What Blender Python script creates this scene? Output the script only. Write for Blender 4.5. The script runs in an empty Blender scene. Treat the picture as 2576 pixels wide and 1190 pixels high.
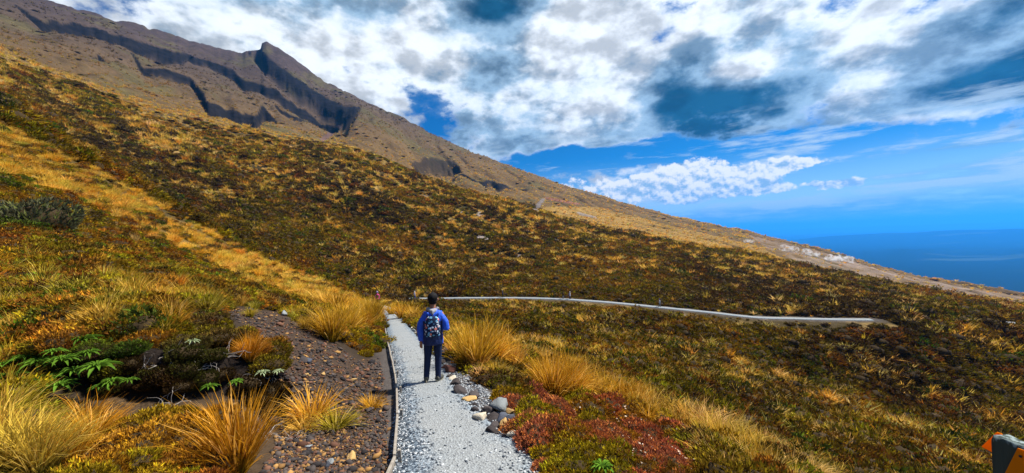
import bpy, bmesh, math, random
import numpy as np
from mathutils import Vector, Matrix, Euler

# ------------------------------------------------------------------ camera
scene = bpy.context.scene
COL = scene.collection
W, H, F = 2576.0, 1190.0, 1000.0          # reference frame used for measuring the photograph
ROLL, PITCH = math.radians(-2.2), math.radians(0.29)
cam_data = bpy.data.cameras.new('camera')
cam_data.sensor_width = 36.0
cam_data.lens = 36.0 * F / W
cam_data.clip_start = 0.05
cam_data.clip_end = 300000.0
cam = bpy.data.objects.new('camera', cam_data)
COL.objects.link(cam)
CAM_M = Matrix.Rotation(math.radians(90) + PITCH, 3, 'X') @ Matrix.Rotation(ROLL, 3, 'Z')
cam.rotation_euler = CAM_M.to_euler()
cam.location = (0, 0, 0)
scene.camera = cam
CM = np.array(CAM_M)

def ray(u, v):
    """direction, scaled to one metre of depth, seen at a measured spot of the photograph"""
    u = np.asarray(u, float); v = np.asarray(v, float)
    c = np.stack([(u - W / 2) / F, (H / 2 - v) / F, -np.ones_like(u)], -1)
    w = c @ CM.T
    return w / w[..., 1:2]

def project(p):
    c = np.asarray(p, float) @ CM
    d = np.where(c[..., 2] < -1e-6, -c[..., 2], np.nan)
    return W / 2 + c[..., 0] / d * F, H / 2 - c[..., 1] / d * F

# ------------------------------------------------------------------ light
SUN_AZ, SUN_EL = math.radians(72), math.radians(55)    # azimuth from the view direction, to the right
scene.view_settings.view_transform = 'Standard'
scene.view_settings.look = 'None'
scene.view_settings.gamma = 1.0
scene.view_settings.use_curve_mapping = False
scene.view_settings.exposure = 0.95
sun_data = bpy.data.lights.new('sun', 'SUN')
sun_data.energy = 5.0
sun_data.angle = math.radians(6.0)
sun_data.color = (1.0, 0.93, 0.82)
sun = bpy.data.objects.new('sun', sun_data)
COL.objects.link(sun)
sdir = Vector((math.sin(SUN_AZ) * math.cos(SUN_EL), math.cos(SUN_AZ) * math.cos(SUN_EL), math.sin(SUN_EL)))
sun.rotation_euler = sdir.to_track_quat('Z', 'Y').to_euler()
sun.location = (0, 0, 900)

# ---- tiny node algebra so that node graphs can be written as formulas
class X:
    nt = None
    def __init__(s, sock): s.s = sock
    @staticmethod
    def math(op, *a, clamp=False):
        n = X.nt.nodes.new('ShaderNodeMath'); n.operation = op; n.use_clamp = clamp
        for i, v in enumerate(a):
            if isinstance(v, X): X.nt.links.new(v.s, n.inputs[i])
            else: n.inputs[i].default_value = v
        return X(n.outputs[0])
    def __add__(s, o): return X.math('ADD', s, o)
    __radd__ = __add__
    def __sub__(s, o): return X.math('SUBTRACT', s, o)
    def __rsub__(s, o): return X.math('SUBTRACT', o, s)
    def __mul__(s, o): return X.math('MULTIPLY', s, o)
    __rmul__ = __mul__
    def __truediv__(s, o): return X.math('DIVIDE', s, o)
def smooth(x, lo, hi):
    n = X.nt.nodes.new('ShaderNodeMapRange'); n.interpolation_type = 'SMOOTHSTEP'
    X.nt.links.new(x.s, n.inputs[0]); n.inputs[1].default_value = lo; n.inputs[2].default_value = hi
    return X(n.outputs[0])
def comb(x, y, z):
    n = X.nt.nodes.new('ShaderNodeCombineXYZ')
    for i, v in enumerate((x, y, z)):
        if isinstance(v, X): X.nt.links.new(v.s, n.inputs[i])
        else: n.inputs[i].default_value = v
    return X(n.outputs[0])
def noise(vec, scale, detail=6, rough=0.55, dist=0.0, dims='3D'):
    n = X.nt.nodes.new('ShaderNodeTexNoise'); n.noise_dimensions = dims; X.nt.links.new(vec.s, n.inputs['Vector'])
    n.inputs['Scale'].default_value = scale; n.inputs['Detail'].default_value = detail
    n.inputs['Roughness'].default_value = rough; n.inputs['Distortion'].default_value = dist
    return X(n.outputs[0])
def voro(vec, scale, detail=2.0, rough=0.5, feature='SMOOTH_F1', out='Distance', dims='3D'):
    n = X.nt.nodes.new('ShaderNodeTexVoronoi'); n.voronoi_dimensions = dims; n.feature = feature; X.nt.links.new(vec.s, n.inputs['Vector'])
    n.inputs['Scale'].default_value = scale
    if 'Detail' in n.inputs: n.inputs['Detail'].default_value = detail; n.inputs['Roughness'].default_value = rough
    return X(n.outputs[out])
def mixc(f, a, b):
    n = X.nt.nodes.new('ShaderNodeMix'); n.data_type = 'RGBA'
    if isinstance(f, X): X.nt.links.new(f.s, n.inputs[0])
    else: n.inputs[0].default_value = f
    for i, v in ((6, a), (7, b)):
        if isinstance(v, X): X.nt.links.new(v.s, n.inputs[i])
        else: n.inputs[i].default_value = (*v, 1)
    return X(n.outputs[2])
def mulc(a, f):
    """colour times a factor"""
    n = X.nt.nodes.new('ShaderNodeVectorMath'); n.operation = 'SCALE'
    X.nt.links.new(a.s, n.inputs[0])
    if isinstance(f, X): X.nt.links.new(f.s, n.inputs['Scale'])
    else: n.inputs['Scale'].default_value = f
    return X(n.outputs[0])
def mulcc(a, b):
    n = X.nt.nodes.new('ShaderNodeVectorMath'); n.operation = 'MULTIPLY'
    for i, v in enumerate((a, b)):
        if isinstance(v, X): X.nt.links.new(v.s, n.inputs[i])
        else: n.inputs[i].default_value = v
    return X(n.outputs[0])

# ------------------------------------------------------------------ sky
world = bpy.data.worlds.new('World'); scene.world = world; world.use_nodes = True
world.cycles.sampling_method = 'NONE'
scene.cycles.max_bounces = 5; scene.cycles.volume_bounces = 2; scene.cycles.diffuse_bounces = 2; scene.cycles.transparent_max_bounces = 6
nt = world.node_tree; nt.nodes.clear(); X.nt = nt
out = nt.nodes.new('ShaderNodeOutputWorld'); bg = nt.nodes.new('ShaderNodeBackground')
bg.inputs['Strength'].default_value = 0.1
nt.links.new(bg.outputs[0], out.inputs[0])
sky = nt.nodes.new('ShaderNodeTexSky'); sky.sky_type = 'NISHITA'; sky.sun_disc = False
sky.sun_elevation = SUN_EL; sky.sun_rotation = SUN_AZ
sky.altitude = 1400; sky.air_density = 1.0; sky.dust_density = 0.2; sky.ozone_density = 4.0
tc = nt.nodes.new('ShaderNodeTexCoord')
sep = nt.nodes.new('ShaderNodeSeparateXYZ'); nt.links.new(tc.outputs['Generated'], sep.inputs[0])
dx, dy, dz = (X(sep.outputs[i]) for i in range(3))
az = X.math('ARCTAN2', dx, dy) * (180 / math.pi)
el = X.math('ARCSINE', dz) * (180 / math.pi)
def azel(u, v):
    w = ray(u, v); return math.degrees(math.atan2(w[0], w[1])), math.degrees(math.atan2(w[2], math.hypot(w[0], w[1])))
AE = comb(az, el, 0.0)
def blob(u, v, su, sv, amp, tilt=0.0, acc=None):
    a0, e0 = azel(u, v)
    k = math.degrees(1 / F) * math.cos(math.radians(a0))
    m = nt.nodes.new('ShaderNodeVectorMath'); m.operation = 'MULTIPLY_ADD'; nt.links.new(AE.s, m.inputs[0])
    su, sv = su * k, sv * k
    m.inputs[1].default_value = (1 / su, 1 / sv, 0); m.inputs[2].default_value = (-a0 / su, -e0 / sv, 0)
    d = nt.nodes.new('ShaderNodeVectorMath'); d.operation = 'DOT_PRODUCT'
    nt.links.new(m.outputs[0], d.inputs[0]); nt.links.new(m.outputs[0], d.inputs[1])
    e = X.math('POWER', math.exp(-1), X(d.outputs['Value']))
    return X.math('MULTIPLY_ADD', e, amp, 0.0 if acc is None else acc)
def blobs(lst):
    r = None
    for b in lst: r = blob(*b[:5], acc=r)
    return r
skyc = X(sky.outputs[0])
hsv = nt.nodes.new('ShaderNodeHueSaturation'); hsv.inputs['Saturation'].default_value = 1.25
hsv.inputs['Hue'].default_value = 0.495
nt.links.new(skyc.s, hsv.inputs['Color']); blue = mulcc(X(hsv.outputs[0]), (0.06, 0.36, 0.54))

blue = mixc(smooth(el * -1.0, -11.0, 0.0) * 0.9, blue, (3.3, 4.4, 4.9))      # paler air low down
# broken cloud deck, projected on a layer overhead; its own slow wander decides where it thickens
D3 = comb(dx, dy, dz * 1.7)
D3b = comb(dx + 0.028, dy, dz * 1.7 + 0.05)
nA = noise(D3, 5.2, 10, 0.63)
nA2 = noise(D3b, 5.2, 6, 0.63)
nB = noise(comb(dx + 3.1, dy + 1.7, dz * 1.7), 2.3, 6, 0.58)
nF = noise(comb(dx - 5.2, dy, dz * 1.7 + 2.2), 2.9, 8, 0.60)
cover = blobs([(1000, 130, 560, 230, .24), (800, 170, 260, 150, .12), (1560, 90, 380, 190, .20), (1850, 190, 250, 130, .26), (2380, 190, 260, 150, .26),
               (1330, 330, 150, 60, .20), (2420, 330, 220, 50, .08), (1600, 330, 120, 40, .10),
               (1440, 398, 120, 26, -.46), (1600, 385, 120, 24, -.30), (1900, 368, 120, 22, -.42), (2130, 350, 250, 44, -.40), (1110, 335, 60, 40, -.12), (2330, 440, 330, 60, -.25),
               (2080, 262, 70, 50, -.16), (1290, 285, 60, 22, -.10), (2090, 20, 110, 50, -.06), (1640, 95, 50, 20, -.10), (1800, 520, 500, 40, -.3)])
puff = 0.42 - voro(D3, 11.0, 3.0, 0.55, 'F1')
puff2 = 0.42 - voro(D3b, 11.0, 2.0, 0.55, 'F1')
dA = (nA - 0.5) * 0.72 + (nF - 0.5) * 0.95 + puff * 0.13 + 0.55 + cover * 0.95
aA = smooth(dA, 0.47, 0.60)
edge_lit = smooth(dA, 0.50, 0.60) * -0.16
dark = smooth((nB - 0.5) * 0.95 + (nF - 0.5) * 0.75 + (nA - 0.5) * 0.65 + puff * 0.10 + 0.66 + edge_lit * -0.5 + blobs([(1800, 298, 140, 70, .42), (1715, 235, 100, 80, .26), (1960, 222, 170, 26, .20), (2520, 190, 190, 55, .44),
               (2440, 60, 170, 46, .16), (1255, 20, 80, 36, .32), (1320, 350, 60, 25, .12), (960, 165, 60, 12, .14), (1180, 315, 120, 40, .16), (760, 60, 260, 90, .06),
               (1480, 130, 150, 120, -.26), (1060, 40, 280, 90, -.05), (2210, 120, 120, 150, -.18), (1850, 180, 70, 28, -.24), (1700, 60, 120, 60, -.08), (2330, 300, 160, 40, -.10)]), 0.50, 1.08)
cA = mixc(smooth(dark, 0.0, 0.42), (4.6, 4.9, 5.2), (1.7, 2.55, 3.4))
cA = mixc(smooth(dark, 0.38, 1.0), cA, (0.05, 0.42, 0.85))
rel = smooth((nA - nA2) + (puff - puff2) * 0.30, -0.16, 0.18)
cA = mulc(cA, rel * -0.55 + 1.20)
veil = smooth(cover * 1.1 + (nF - 0.5) * 1.3 + (nA - 0.5) * 0.5, -0.02, 0.26) * 0.85
c = mixc(veil, blue, mixc(smooth(nB + (nA - 0.5) * 0.5, 0.36, 0.66), (1.5, 2.5, 3.5), (3.3, 4.0, 4.6)))
c = mixc(aA, c, cA)
# low streaks towards the horizon
nS = noise(comb(az * 0.07, el * 0.42, 0.0), 1.0, 9, 0.62, 0.0, dims='2D')
aS = smooth(nS + blobs([(2150, 528, 620, 34, .26), (2480, 358, 170, 12, .22), (2450, 430, 240, 40, .14), (1950, 498, 260, 14, -.16)]), 0.50, 0.70) * smooth(el * -1.0, -18.0, -9.0)
c = mixc(aS * 0.9, c, mixc(smooth(nS, .42, .62), (1.0, 2.2, 3.5), (2.9, 3.7, 4.4)))
# heaped cumulus standing low beyond the mountain's flank
def heap(a, e):
    q = comb(a, e, 0.0)
    return voro(q, 0.85, 3.0, 0.6, 'F1', dims='2D') * -0.34 + noise(q, 0.7, 10, 0.64, 0.0, dims='2D') * 0.80
hC = heap(az * 0.5, el * 0.62); hC2 = heap(az * 0.5 + 0.10, el * 0.62 + 0.30)
env = blobs([(1460, 468, 120, 40, .40), (1640, 462, 120, 40, .46), (1750, 440, 90, 52, .62), (1900, 432, 70, 34, .50), (1985, 410, 50, 24, .46), (2070, 402, 70, 14, .36),
             (1920, 470, 60, 20, .40), (2110, 462, 64, 18, .52), (1760, 490, 260, 30, .34)])
dC = env + (hC - 0.22) * 0.62
aC = smooth(dC, 0.27, 0.40)
lit = smooth((hC - hC2) * 1.5 + (el - 5.2) * 0.06, -0.26, 0.28)
cC = mixc(lit, (1.7, 2.7, 3.8), (5.4, 5.4, 5.4))
c = mixc(aC, c, cC)
nt.links.new(c.s, bg.inputs['Color'])

# ------------------------------------------------------------------ helpers
def link(o, parent=None):
    COL.objects.link(o)
    if parent is not None: o.parent = parent
    return o
def tag(o, label=None, category=None, group=None, kind=None):
    if label: o['label'] = label
    if category: o['category'] = category
    if group: o['group'] = group
    if kind: o['kind'] = kind
    return o
def np_mesh(name, verts, quads=None, tris=None, smooth_shade=True):
    me = bpy.data.meshes.new(name)
    verts = np.asarray(verts, np.float32)
    me.vertices.add(len(verts)); me.vertices.foreach_set('co', verts.ravel())
    loops, starts, tot, n = [], [], [], 0
    for f in (quads, tris):
        if f is None or len(f) == 0: continue
        f = np.asarray(f, np.int32); k = f.shape[1]
        loops.append(f.ravel()); starts.append(n + np.arange(len(f), dtype=np.int32) * k); n += f.size
    loops = np.concatenate(loops); starts = np.concatenate(starts)
    me.loops.add(len(loops)); me.loops.foreach_set('vertex_index', loops)
    me.polygons.add(len(starts)); me.polygons.foreach_set('loop_start', starts)
    me.update(calc_edges=True); me.validate()
    if smooth_shade: me.polygons.foreach_set('use_smooth', np.ones(len(me.polygons), bool))
    return me
def set_attr(me, name, data, typ='FLOAT', dom='POINT'):
    a = me.attributes.new(name, typ, dom)
    data = np.asarray(data, np.float32)
    if typ == 'FLOAT_COLOR':
        data = np.concatenate([data, np.ones((len(data), 1), np.float32)], 1)
        a.data.foreach_set('color', data.ravel())
    elif typ == 'FLOAT_VECTOR': a.data.foreach_set('vector', data.ravel())
    else: a.data.foreach_set('value', data.ravel())
def hash2(ix, iy, seed):
    h = (ix.astype(np.int64) * 374761393 + iy.astype(np.int64) * 668265263 + seed * 1442695041) & 0xFFFFFFFF
    h = ((h ^ (h >> 13)) * 1274126177) & 0xFFFFFFFF
    return ((h ^ (h >> 16)) & 0xFFFFFF) / float(0xFFFFFF)
def vnoise(x, y, seed=0):
    ix = np.floor(x); iy = np.floor(y); fx = x - ix; fy = y - iy
    fx = fx * fx * (3 - 2 * fx); fy = fy * fy * (3 - 2 * fy)
    a = hash2(ix, iy, seed); b = hash2(ix + 1, iy, seed); c_ = hash2(ix, iy + 1, seed); d = hash2(ix + 1, iy + 1, seed)
    return (a * (1 - fx) + b * fx) * (1 - fy) + (c_ * (1 - fx) + d * fx) * fy
def fbm(x, y, oct=4, seed=0, gain=0.5):
    s, a, t = 0, 1.0, 0
    for i in range(oct):
        s = s + a * vnoise(x * 2 ** i + 17.3 * i, y * 2 ** i + 9.1 * i, seed + i); t += a; a *= gain
    return s / t - 0.5                     # about -0.5 .. 0.5
def sstep(x, lo, hi):
    t = np.clip((x - lo) / (hi - lo), 0, 1); return t * t * (3 - 2 * t)
def pchip(xk, yk, x):
    h = np.diff(xk); d = np.diff(yk) / h; n = len(xk); m = np.zeros(n)
    for i in range(1, n - 1):
        if d[i - 1] * d[i] > 0:
            w1 = 2 * h[i] + h[i - 1]; w2 = h[i] + 2 * h[i - 1]
            m[i] = (w1 + w2) / (w1 / d[i - 1] + w2 / d[i])
    m[0], m[-1] = d[0], d[-1]
    x = np.clip(x, xk[0], xk[-1])
    k = np.clip(np.searchsorted(xk, x) - 1, 0, n - 2)
    t = (x - xk[k]) / h[k]
    return ((2 * t ** 3 - 3 * t ** 2 + 1) * yk[k] + (t ** 3 - 2 * t ** 2 + t) * h[k] * m[k]
            + (-2 * t ** 3 + 3 * t ** 2) * yk[k + 1] + (t ** 3 - t ** 2) * h[k] * m[k + 1])
def inpoly(u, v, poly):
    r = np.zeros(np.shape(u), bool); n = len(poly)
    for i in range(n):
        (x1, y1), (x2, y2) = poly[i], poly[(i + 1) % n]
        with np.errstate(all='ignore'):
            c_ = ((y1 > v) != (y2 > v)) & (u < (x2 - x1) * (v - y1) / (y2 - y1 + 1e-12) + x1)
        r ^= c_
    return r

# ------------------------------------------------------------------ the lie of the land
# each row: one contour of the ground running from left to right (measured spot, depth in metres), nearest row first
LAYERS = [
 [(0,1700,.9),(1288,2200,1.05),(2576,2500,1.1)],
 [(0,1190,2.8),(500,1190,3.0),(960,1190,3.45),(1400,1190,3.4),(1800,1200,3.9),(2100,1270,3.6),(2576,1500,2.4)],
 [(0,1000,4.2),(250,1045,4.2),(500,1050,4.4),(700,1050,5.0),(960,1050,4.95),(1160,1052,5.0),(1350,1075,5.2),(1500,1080,5.6),(1700,1130,5.5),(1900,1185,5.2),(2100,1300,5.0),(2576,1600,3.6)],
 [(0,870,5.2),(300,850,5.3),(550,868,5.6),(680,905,6.1),(850,955,6.6),(960,965,6.9),(1135,965,6.9),(1230,985,7.3),(1390,1008,8),(1600,1050,8.2),(1800,1120,7.8),(2000,1185,7),(2576,1700,5)],
 [(0,690,9),(300,715,9.5),(600,765,10.5),(800,815,12),(930,852,13.2),(1060,858,12.8),(1150,868,12.6),(1270,890,12.6),(1430,925,12.2),(1600,985,12),(1700,1045,11.5),(1800,1085,11),(1900,1130,10.5),(2000,1170,10),(2576,1650,8)],
 [(0,450,22),(250,560,24),(500,665,26),(700,735,28),(850,778,28),(940,796,26),(1020,800,24.5),(1100,825,24),(1270,905,22),(1450,970,21),(1600,1040,20),(1800,1130,19),(2000,1220,17),(2576,1500,14)],
 [(0,290,45),(250,425,50),(430,535,52),(620,645,54),(760,695,55),(880,745,54),(950,770,48),(1000,780,45),(1050,795,43),(1120,845,42),(1250,888,42),(1450,905,45),(1600,935,45),(1800,1010,45),(2000,1080,42),(2400,1160,40),(2576,1195,38)],
 [(0,345,66),(250,480,70),(430,580,72),(620,690,72),(760,735,72),(880,768,72),(1000,785,70),(1120,796,70),(1250,818,68),(1450,838,66),(1600,858,66),(1800,905,62),(2000,955,60),(2300,1025,58),(2576,1085,55)],
 [(0,318,100),(250,450,100),(430,552,100),(620,660,100),(760,706,100),(900,756,100),(1050,750,100),(1300,750,97),(1500,758,92),(1660,774,86),(1900,799,80),(2080,804,78),(2240,803,76),(2576,834,75)],
 [(0,235,130),(200,335,140),(430,430,150),(620,510,150),(760,560,150),(900,605,150),(1050,636,150),(1300,652,150),(1500,665,145),(1700,685,135),(1900,712,125),(2100,740,115),(2300,768,110),(2576,798,105)],
 [(0,130,230),(200,210,240),(430,285,260),(620,325,285),(830,362,300),(1050,440,300),(1250,508,290),(1400,548,280),(1500,574,270),(1700,612,250),(1900,645,220),(2000,672,200),(2250,725,180),(2576,782,160)],
 [(0,112,330),(200,190,350),(430,262,390),(620,312,420),(830,366,430),(1050,450,430),(1250,516,410),(1400,552,390),(1500,577,380),(1700,615,350),(1900,649,320),(2000,676,300),(2250,729,270),(2576,786,240)],
 [(0,40,500),(200,90,560),(430,172,650),(620,228,720),(740,270,740),(830,318,720),(900,300,720),(1050,392,690),(1250,462,650),(1400,505,620),(1500,530,600),(1700,575,550),(1900,614,480),(2000,638,450),(2250,702,380),(2576,757,330)],
 [(0,-45,800),(126,0,820),(330,55,900),(480,100,1000),(560,124,1060),(608,133,1090),(618,128,1094),(655,123,1100),(659,108,1100),(669,103,1100),(700,117,1100),(800,188,1100),(900,245,1100),(1000,290,1080),(1150,365,1040),(1300,425,1000),(1500,490,950),(1700,545,880),(1870,579,800),(2000,612,700),(2130,647,600),(2300,692,520),(2430,711,470),(2576,737,420)],
 [(0,60,1150),(480,190,1400),(668,210,1500),(1000,390,1480),(1300,520,1400),(1870,680,1150),(2300,790,760),(2576,830,640)],
]
NT_IN, THMAX = 740, math.radians(56)
th = np.concatenate([np.linspace(-math.pi, -THMAX, 40)[:-1], np.linspace(-THMAX, THMAX, NT_IN), np.linspace(THMAX, math.pi, 40)[1:-1]])
def lnspace(a, b, step): return np.exp(np.arange(math.log(a), math.log(b), step))
rr = np.concatenate([lnspace(.35, 2.6, .05), lnspace(2.6, 60, .0125), lnspace(60, 340, .0095), lnspace(340, 1150, .0042), lnspace(1150, 4200, .06)])
NR, NTH = len(rr), len(th)
lr = np.log(rr)
LR = np.zeros((len(LAYERS) + 2, NTH)); TT = np.zeros_like(LR)
for k, L in enumerate(LAYERS):
    L = np.array(L, float); w = ray(L[:, 0], L[:, 1]) * L[:, 2:3]
    t_ = np.arctan2(w[:, 0], w[:, 1]); r_ = np.hypot(w[:, 0], w[:, 1]); e_ = w[:, 2] / r_
    tq = np.clip(th, t_[0], t_[-1])
    LR[k + 1] = pchip(t_, np.log(r_), tq); TT[k + 1] = pchip(t_, e_, tq) if k != 13 else np.interp(tq, t_, e_) + .0034 * fbm(th * 160, th * 0, 5, 77, .7) + .006 * fbm(th * 30, th * 0, 3, 78)
LR[0] = math.log(.3); TT[0] = TT[1] * np.exp(LR[1]) / .3
LR[-1] = math.log(4300); TT[-1] = -0.16
back = sstep(np.abs(th), math.radians(60), math.radians(170))       # behind the camera both sides meet
for A in (LR, TT):
    m = A[:, np.abs(th) > math.radians(56)].mean(1)[:, None]
    A[:] = A * (1 - back) + m * back
T = np.zeros((NR, NTH))
for j in range(NTH):
    T[:, j] = pchip(LR[:, j], TT[:, j], lr)
RR, TH = np.meshgrid(rr, th, indexing='ij')
GX, GY = RR * np.sin(TH), RR * np.cos(TH)
U, V = project(np.stack([GX, GY, T * RR], -1))
U = np.where(np.isnan(U), -9999, U); V = np.where(np.isnan(V), -9999, V)

# escarpments: between a measured top line and its foot the ground is drawn together into a face
def cliff(top, height, power=0.66, jag=7, seed=1, rock=1.0):
    top = np.array(top, float)
    inside = (U > top[0, 0]) & (U < top[-1, 0]) & (RR > 300)
    vt = np.interp(U, top[:, 0], top[:, 1]) + jag * (fbm(U / 34, V * 0 + seed, 4, seed, .5) * 2.6)
    hh = np.interp(U, top[:, 0], np.full(len(top), height) if np.isscalar(height) else height) * 1.35
    hh = hh * (1 + .5 * fbm(U / 40, U * 0 + 3.1, 2, seed + 5))
    s = 1 - (V - vt) / np.maximum(hh, 1)
    m = inside & (s > 0) & (s < 1)
    st = np.floor(s * 4 + fbm(U / 20, V / 8, 3, seed + 3)) / 4            # ledges in the face
    S = (sstep(s, power, 1.0) * .8 + .2 * sstep(st, power - .2, 1.0)) * 0.80 + 0.20 * s
    drop = (s - S) * hh / F                               # lowered by that share of the rise
    T[m] -= drop[m]
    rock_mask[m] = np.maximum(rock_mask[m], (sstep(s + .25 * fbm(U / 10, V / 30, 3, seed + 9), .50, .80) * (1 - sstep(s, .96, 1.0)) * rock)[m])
rock_mask = np.zeros_like(T)
cliff([(40,14),(100,42),(150,57),(200,60),(310,86),(400,117),(450,126),(540,157),(600,186),(640,206),(690,223),(740,243),(790,263),(850,290)], [4,18,22,24,26,30,20,20,24,26,24,28,34,26], seed=1)
cliff([(330,136),(360,166),(420,184),(480,196),(500,222),(522,246),(600,268),(640,277),(660,258),(700,292)], [4,18,20,24,28,34,36,34,36,8], seed=2)
cliff([(620,134),(645,140),(662,130),(700,156),(760,200),(820,238),(870,258),(905,272)], [4,20,44,54,58,60,58,6], seed=3, power=.5)
cliff([(690,268),(740,285),(800,296)], [4,12,4], seed=4)
cliff([(1030,405),(1050,398),(1100,392),(1140,400),(1165,425)], [6,40,46,42,6], seed=5, rock=.72)
cliff([(1150,430),(1210,450),(1290,470),(1330,476)], [6,16,12,3], seed=6)
cliff([(236,138),(250,134),(268,146)], [4,14,4], seed=7)

# relief: hummocks, rills and swells that grow with distance
amp = np.interp(np.log(RR), np.log([.5, 3, 10, 40, 100, 300, 1000, 4000]), [.02, .06, .16, .6, 1.3, 3.4, 7.0, 8])
wl = np.interp(np.log(RR), np.log([.5, 3, 10, 40, 100, 300, 1000, 4000]), [.5, 1.0, 2.2, 5, 9, 24, 70, 150])
n1 = np.zeros_like(RR)
for k in range(6):                                        # blend fixed wavelengths so that the pattern stays in world space
    wlk = [.8, 2.4, 7, 20, 60, 180][k]
    wgt = np.clip(1 - np.abs(np.log(wl / wlk)) / math.log(3), 0, 1)
    n1 += wgt * fbm(GX / wlk, GY / wlk, 4, 20 + k)
keep = 1 - 0.65 * np.exp(-((np.log(RR) - math.log(1000)) / .08) ** 2)
Z = T * RR + n1 * amp * 2 * keep
fold = fbm((GX * .45 + GY * .9) / 16, (GY * .45 - GX * .9) / 70, 4, 51)
Z += fold * 5.0 * sstep(RR, 100, 170) * (1 - sstep(RR, 700, 900))
gul = np.abs(fbm((GX * .9 + GY * .35) / 55, (GY * .9 - GX * .35) / 260, 3, 44))
Z -= (0.10 - np.minimum(gul, .10)) * 60 * keep * (RR < 2000) * sstep(RR, 320, 520)

# ------------------------------------------------------------------ paths
def catmull(pts, step=0.3):
    pts = np.array(pts, float); P_ = np.concatenate([[2 * pts[0] - pts[1]], pts, [2 * pts[-1] - pts[-2]]]); o = []
    for i in range(1, len(P_) - 2):
        a, b, c_, d = P_[i - 1:i + 3]; n = max(2, int(np.linalg.norm((c_ - b)[:2]) / step))
        for t in np.linspace(0, 1, n, endpoint=False):
            o.append(.5 * (2 * b + (c_ - a) * t + (2 * a - 5 * b + 4 * c_ - d) * t * t + (3 * b - a - 3 * c_ + d) * t ** 3))
    o.append(pts[-1]); return np.array(o)
# columns: left edge x, right edge x, y, z
NEAR = np.array([(-.75, 1.0, -2.5, -1.50), (-.85, .85, 0, -1.62), (-1.0, .65, 2.0, -1.84), (-1.13, .44, 3.48, -2.02), (-1.52, -.34, 5.0, -2.20), (-2.07, -.98, 6.84, -2.42),
                 (-2.98, -1.83, 9.5, -2.74), (-4.02, -2.85, 12.5, -3.10), (-5.62, -4.50, 17.2, -3.66), (-8.75, -7.75, 26.7, -4.80), (-12.75, -11.75, 38, -6.16), (-16.9, -15.7, 48, -7.4),
                 (-19.9, -18.7, 56, -8.7), (-24.4, -23.2, 72, -11.2), (-28.2, -27.0, 86, -13.0), (-28.6, -27.4, 94, -13.6)])
near_l = catmull(np.c_[NEAR[:, 0], NEAR[:, 2:]], .12); near_r = catmull(np.c_[NEAR[:, 1], NEAR[:, 2:]], .12)
near_c = (near_l[:, :2] + near_r[:, :2]) / 2; near_z = near_l[:, 2]; near_w = np.linalg.norm(near_r[:, :2] - near_l[:, :2], axis=1) / 2
def uvd(l): return np.array([ray(u, v) * d for u, v, d in l])
FAR = uvd([(1030, 750, 99.5), (1070, 750, 99.5), (1180, 748.5, 98.5), (1300, 748.5, 97), (1400, 751, 95), (1500, 757, 92), (1580, 764, 89), (1660, 772, 86), (1780, 784, 83), (1900, 797, 80.5), (2000, 800, 79), (2080, 802, 78), (2191, 803, 76.5)])
FAR2 = uvd([(2128, 785, 86), (2190, 786, 86), (2244, 790, 85), (2310, 796, 83), (2377, 800, 81), (2470, 806, 79), (2600, 815, 77)])
far_c = catmull(FAR, .5); far2_c = catmull(FAR2, .5)
def flatten(cxy, cz, halfw, shoulder, dip):
    """press the ground to a path that runs along cxy"""
    lo = cxy.min(0) - 8; hi = cxy.max(0) + 8
    idx = np.where((GX > lo[0]) & (GX < hi[0]) & (GY > lo[1]) & (GY < hi[1]))
    P_ = np.stack([GX[idx], GY[idx]], 1); best = np.full(len(P_), 1e9); bi = np.zeros(len(P_), int)
    for s in range(0, len(cxy), 1):
        d = (P_[:, 0] - cxy[s, 0]) ** 2 + (P_[:, 1] - cxy[s, 1]) ** 2; m = d < best; best[m] = d[m]; bi[m] = s
    d = np.sqrt(best); hw = halfw[bi] if not np.isscalar(halfw) else halfw
    f = 1 - sstep(d, hw + .1, hw + .1 + shoulder * (1 + 0.04 * RR[idx]))
    Z[idx] = Z[idx] * (1 - f) + (cz[bi] - dip) * f
    dist = np.full(RR.shape, 1e9); dist[idx] = d - hw
    return dist
d_near = flatten(near_c, near_z, near_w, .8, .035)
d_far = flatten(far_c[:, :2], far_c[:, 2], .9, 1.5, .10)
d_far2 = flatten(far2_c[:, :2], far2_c[:, 2], .8, 1.5, .10)
d_path = np.minimum(np.minimum(d_near, d_far), d_far2)

# eroded bank on the left: a lip of peat above a bare hollow
UU, VV = project(np.stack([GX, GY, Z], -1))
lip = np.interp(UU, [120, 260, 330, 480, 600, 690, 740], [905, 880, 872, 870, 885, 930, 985])
foot = np.interp(UU, [120, 260, 330, 480, 600, 690, 740], [930, 985, 1010, 1010, 1005, 1010, 1000])
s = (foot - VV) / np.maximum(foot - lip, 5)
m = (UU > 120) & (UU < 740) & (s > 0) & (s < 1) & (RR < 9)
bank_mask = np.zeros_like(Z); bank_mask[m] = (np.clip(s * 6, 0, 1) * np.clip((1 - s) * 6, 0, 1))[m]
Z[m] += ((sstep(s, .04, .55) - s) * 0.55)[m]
Tf = Z / RR

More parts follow.
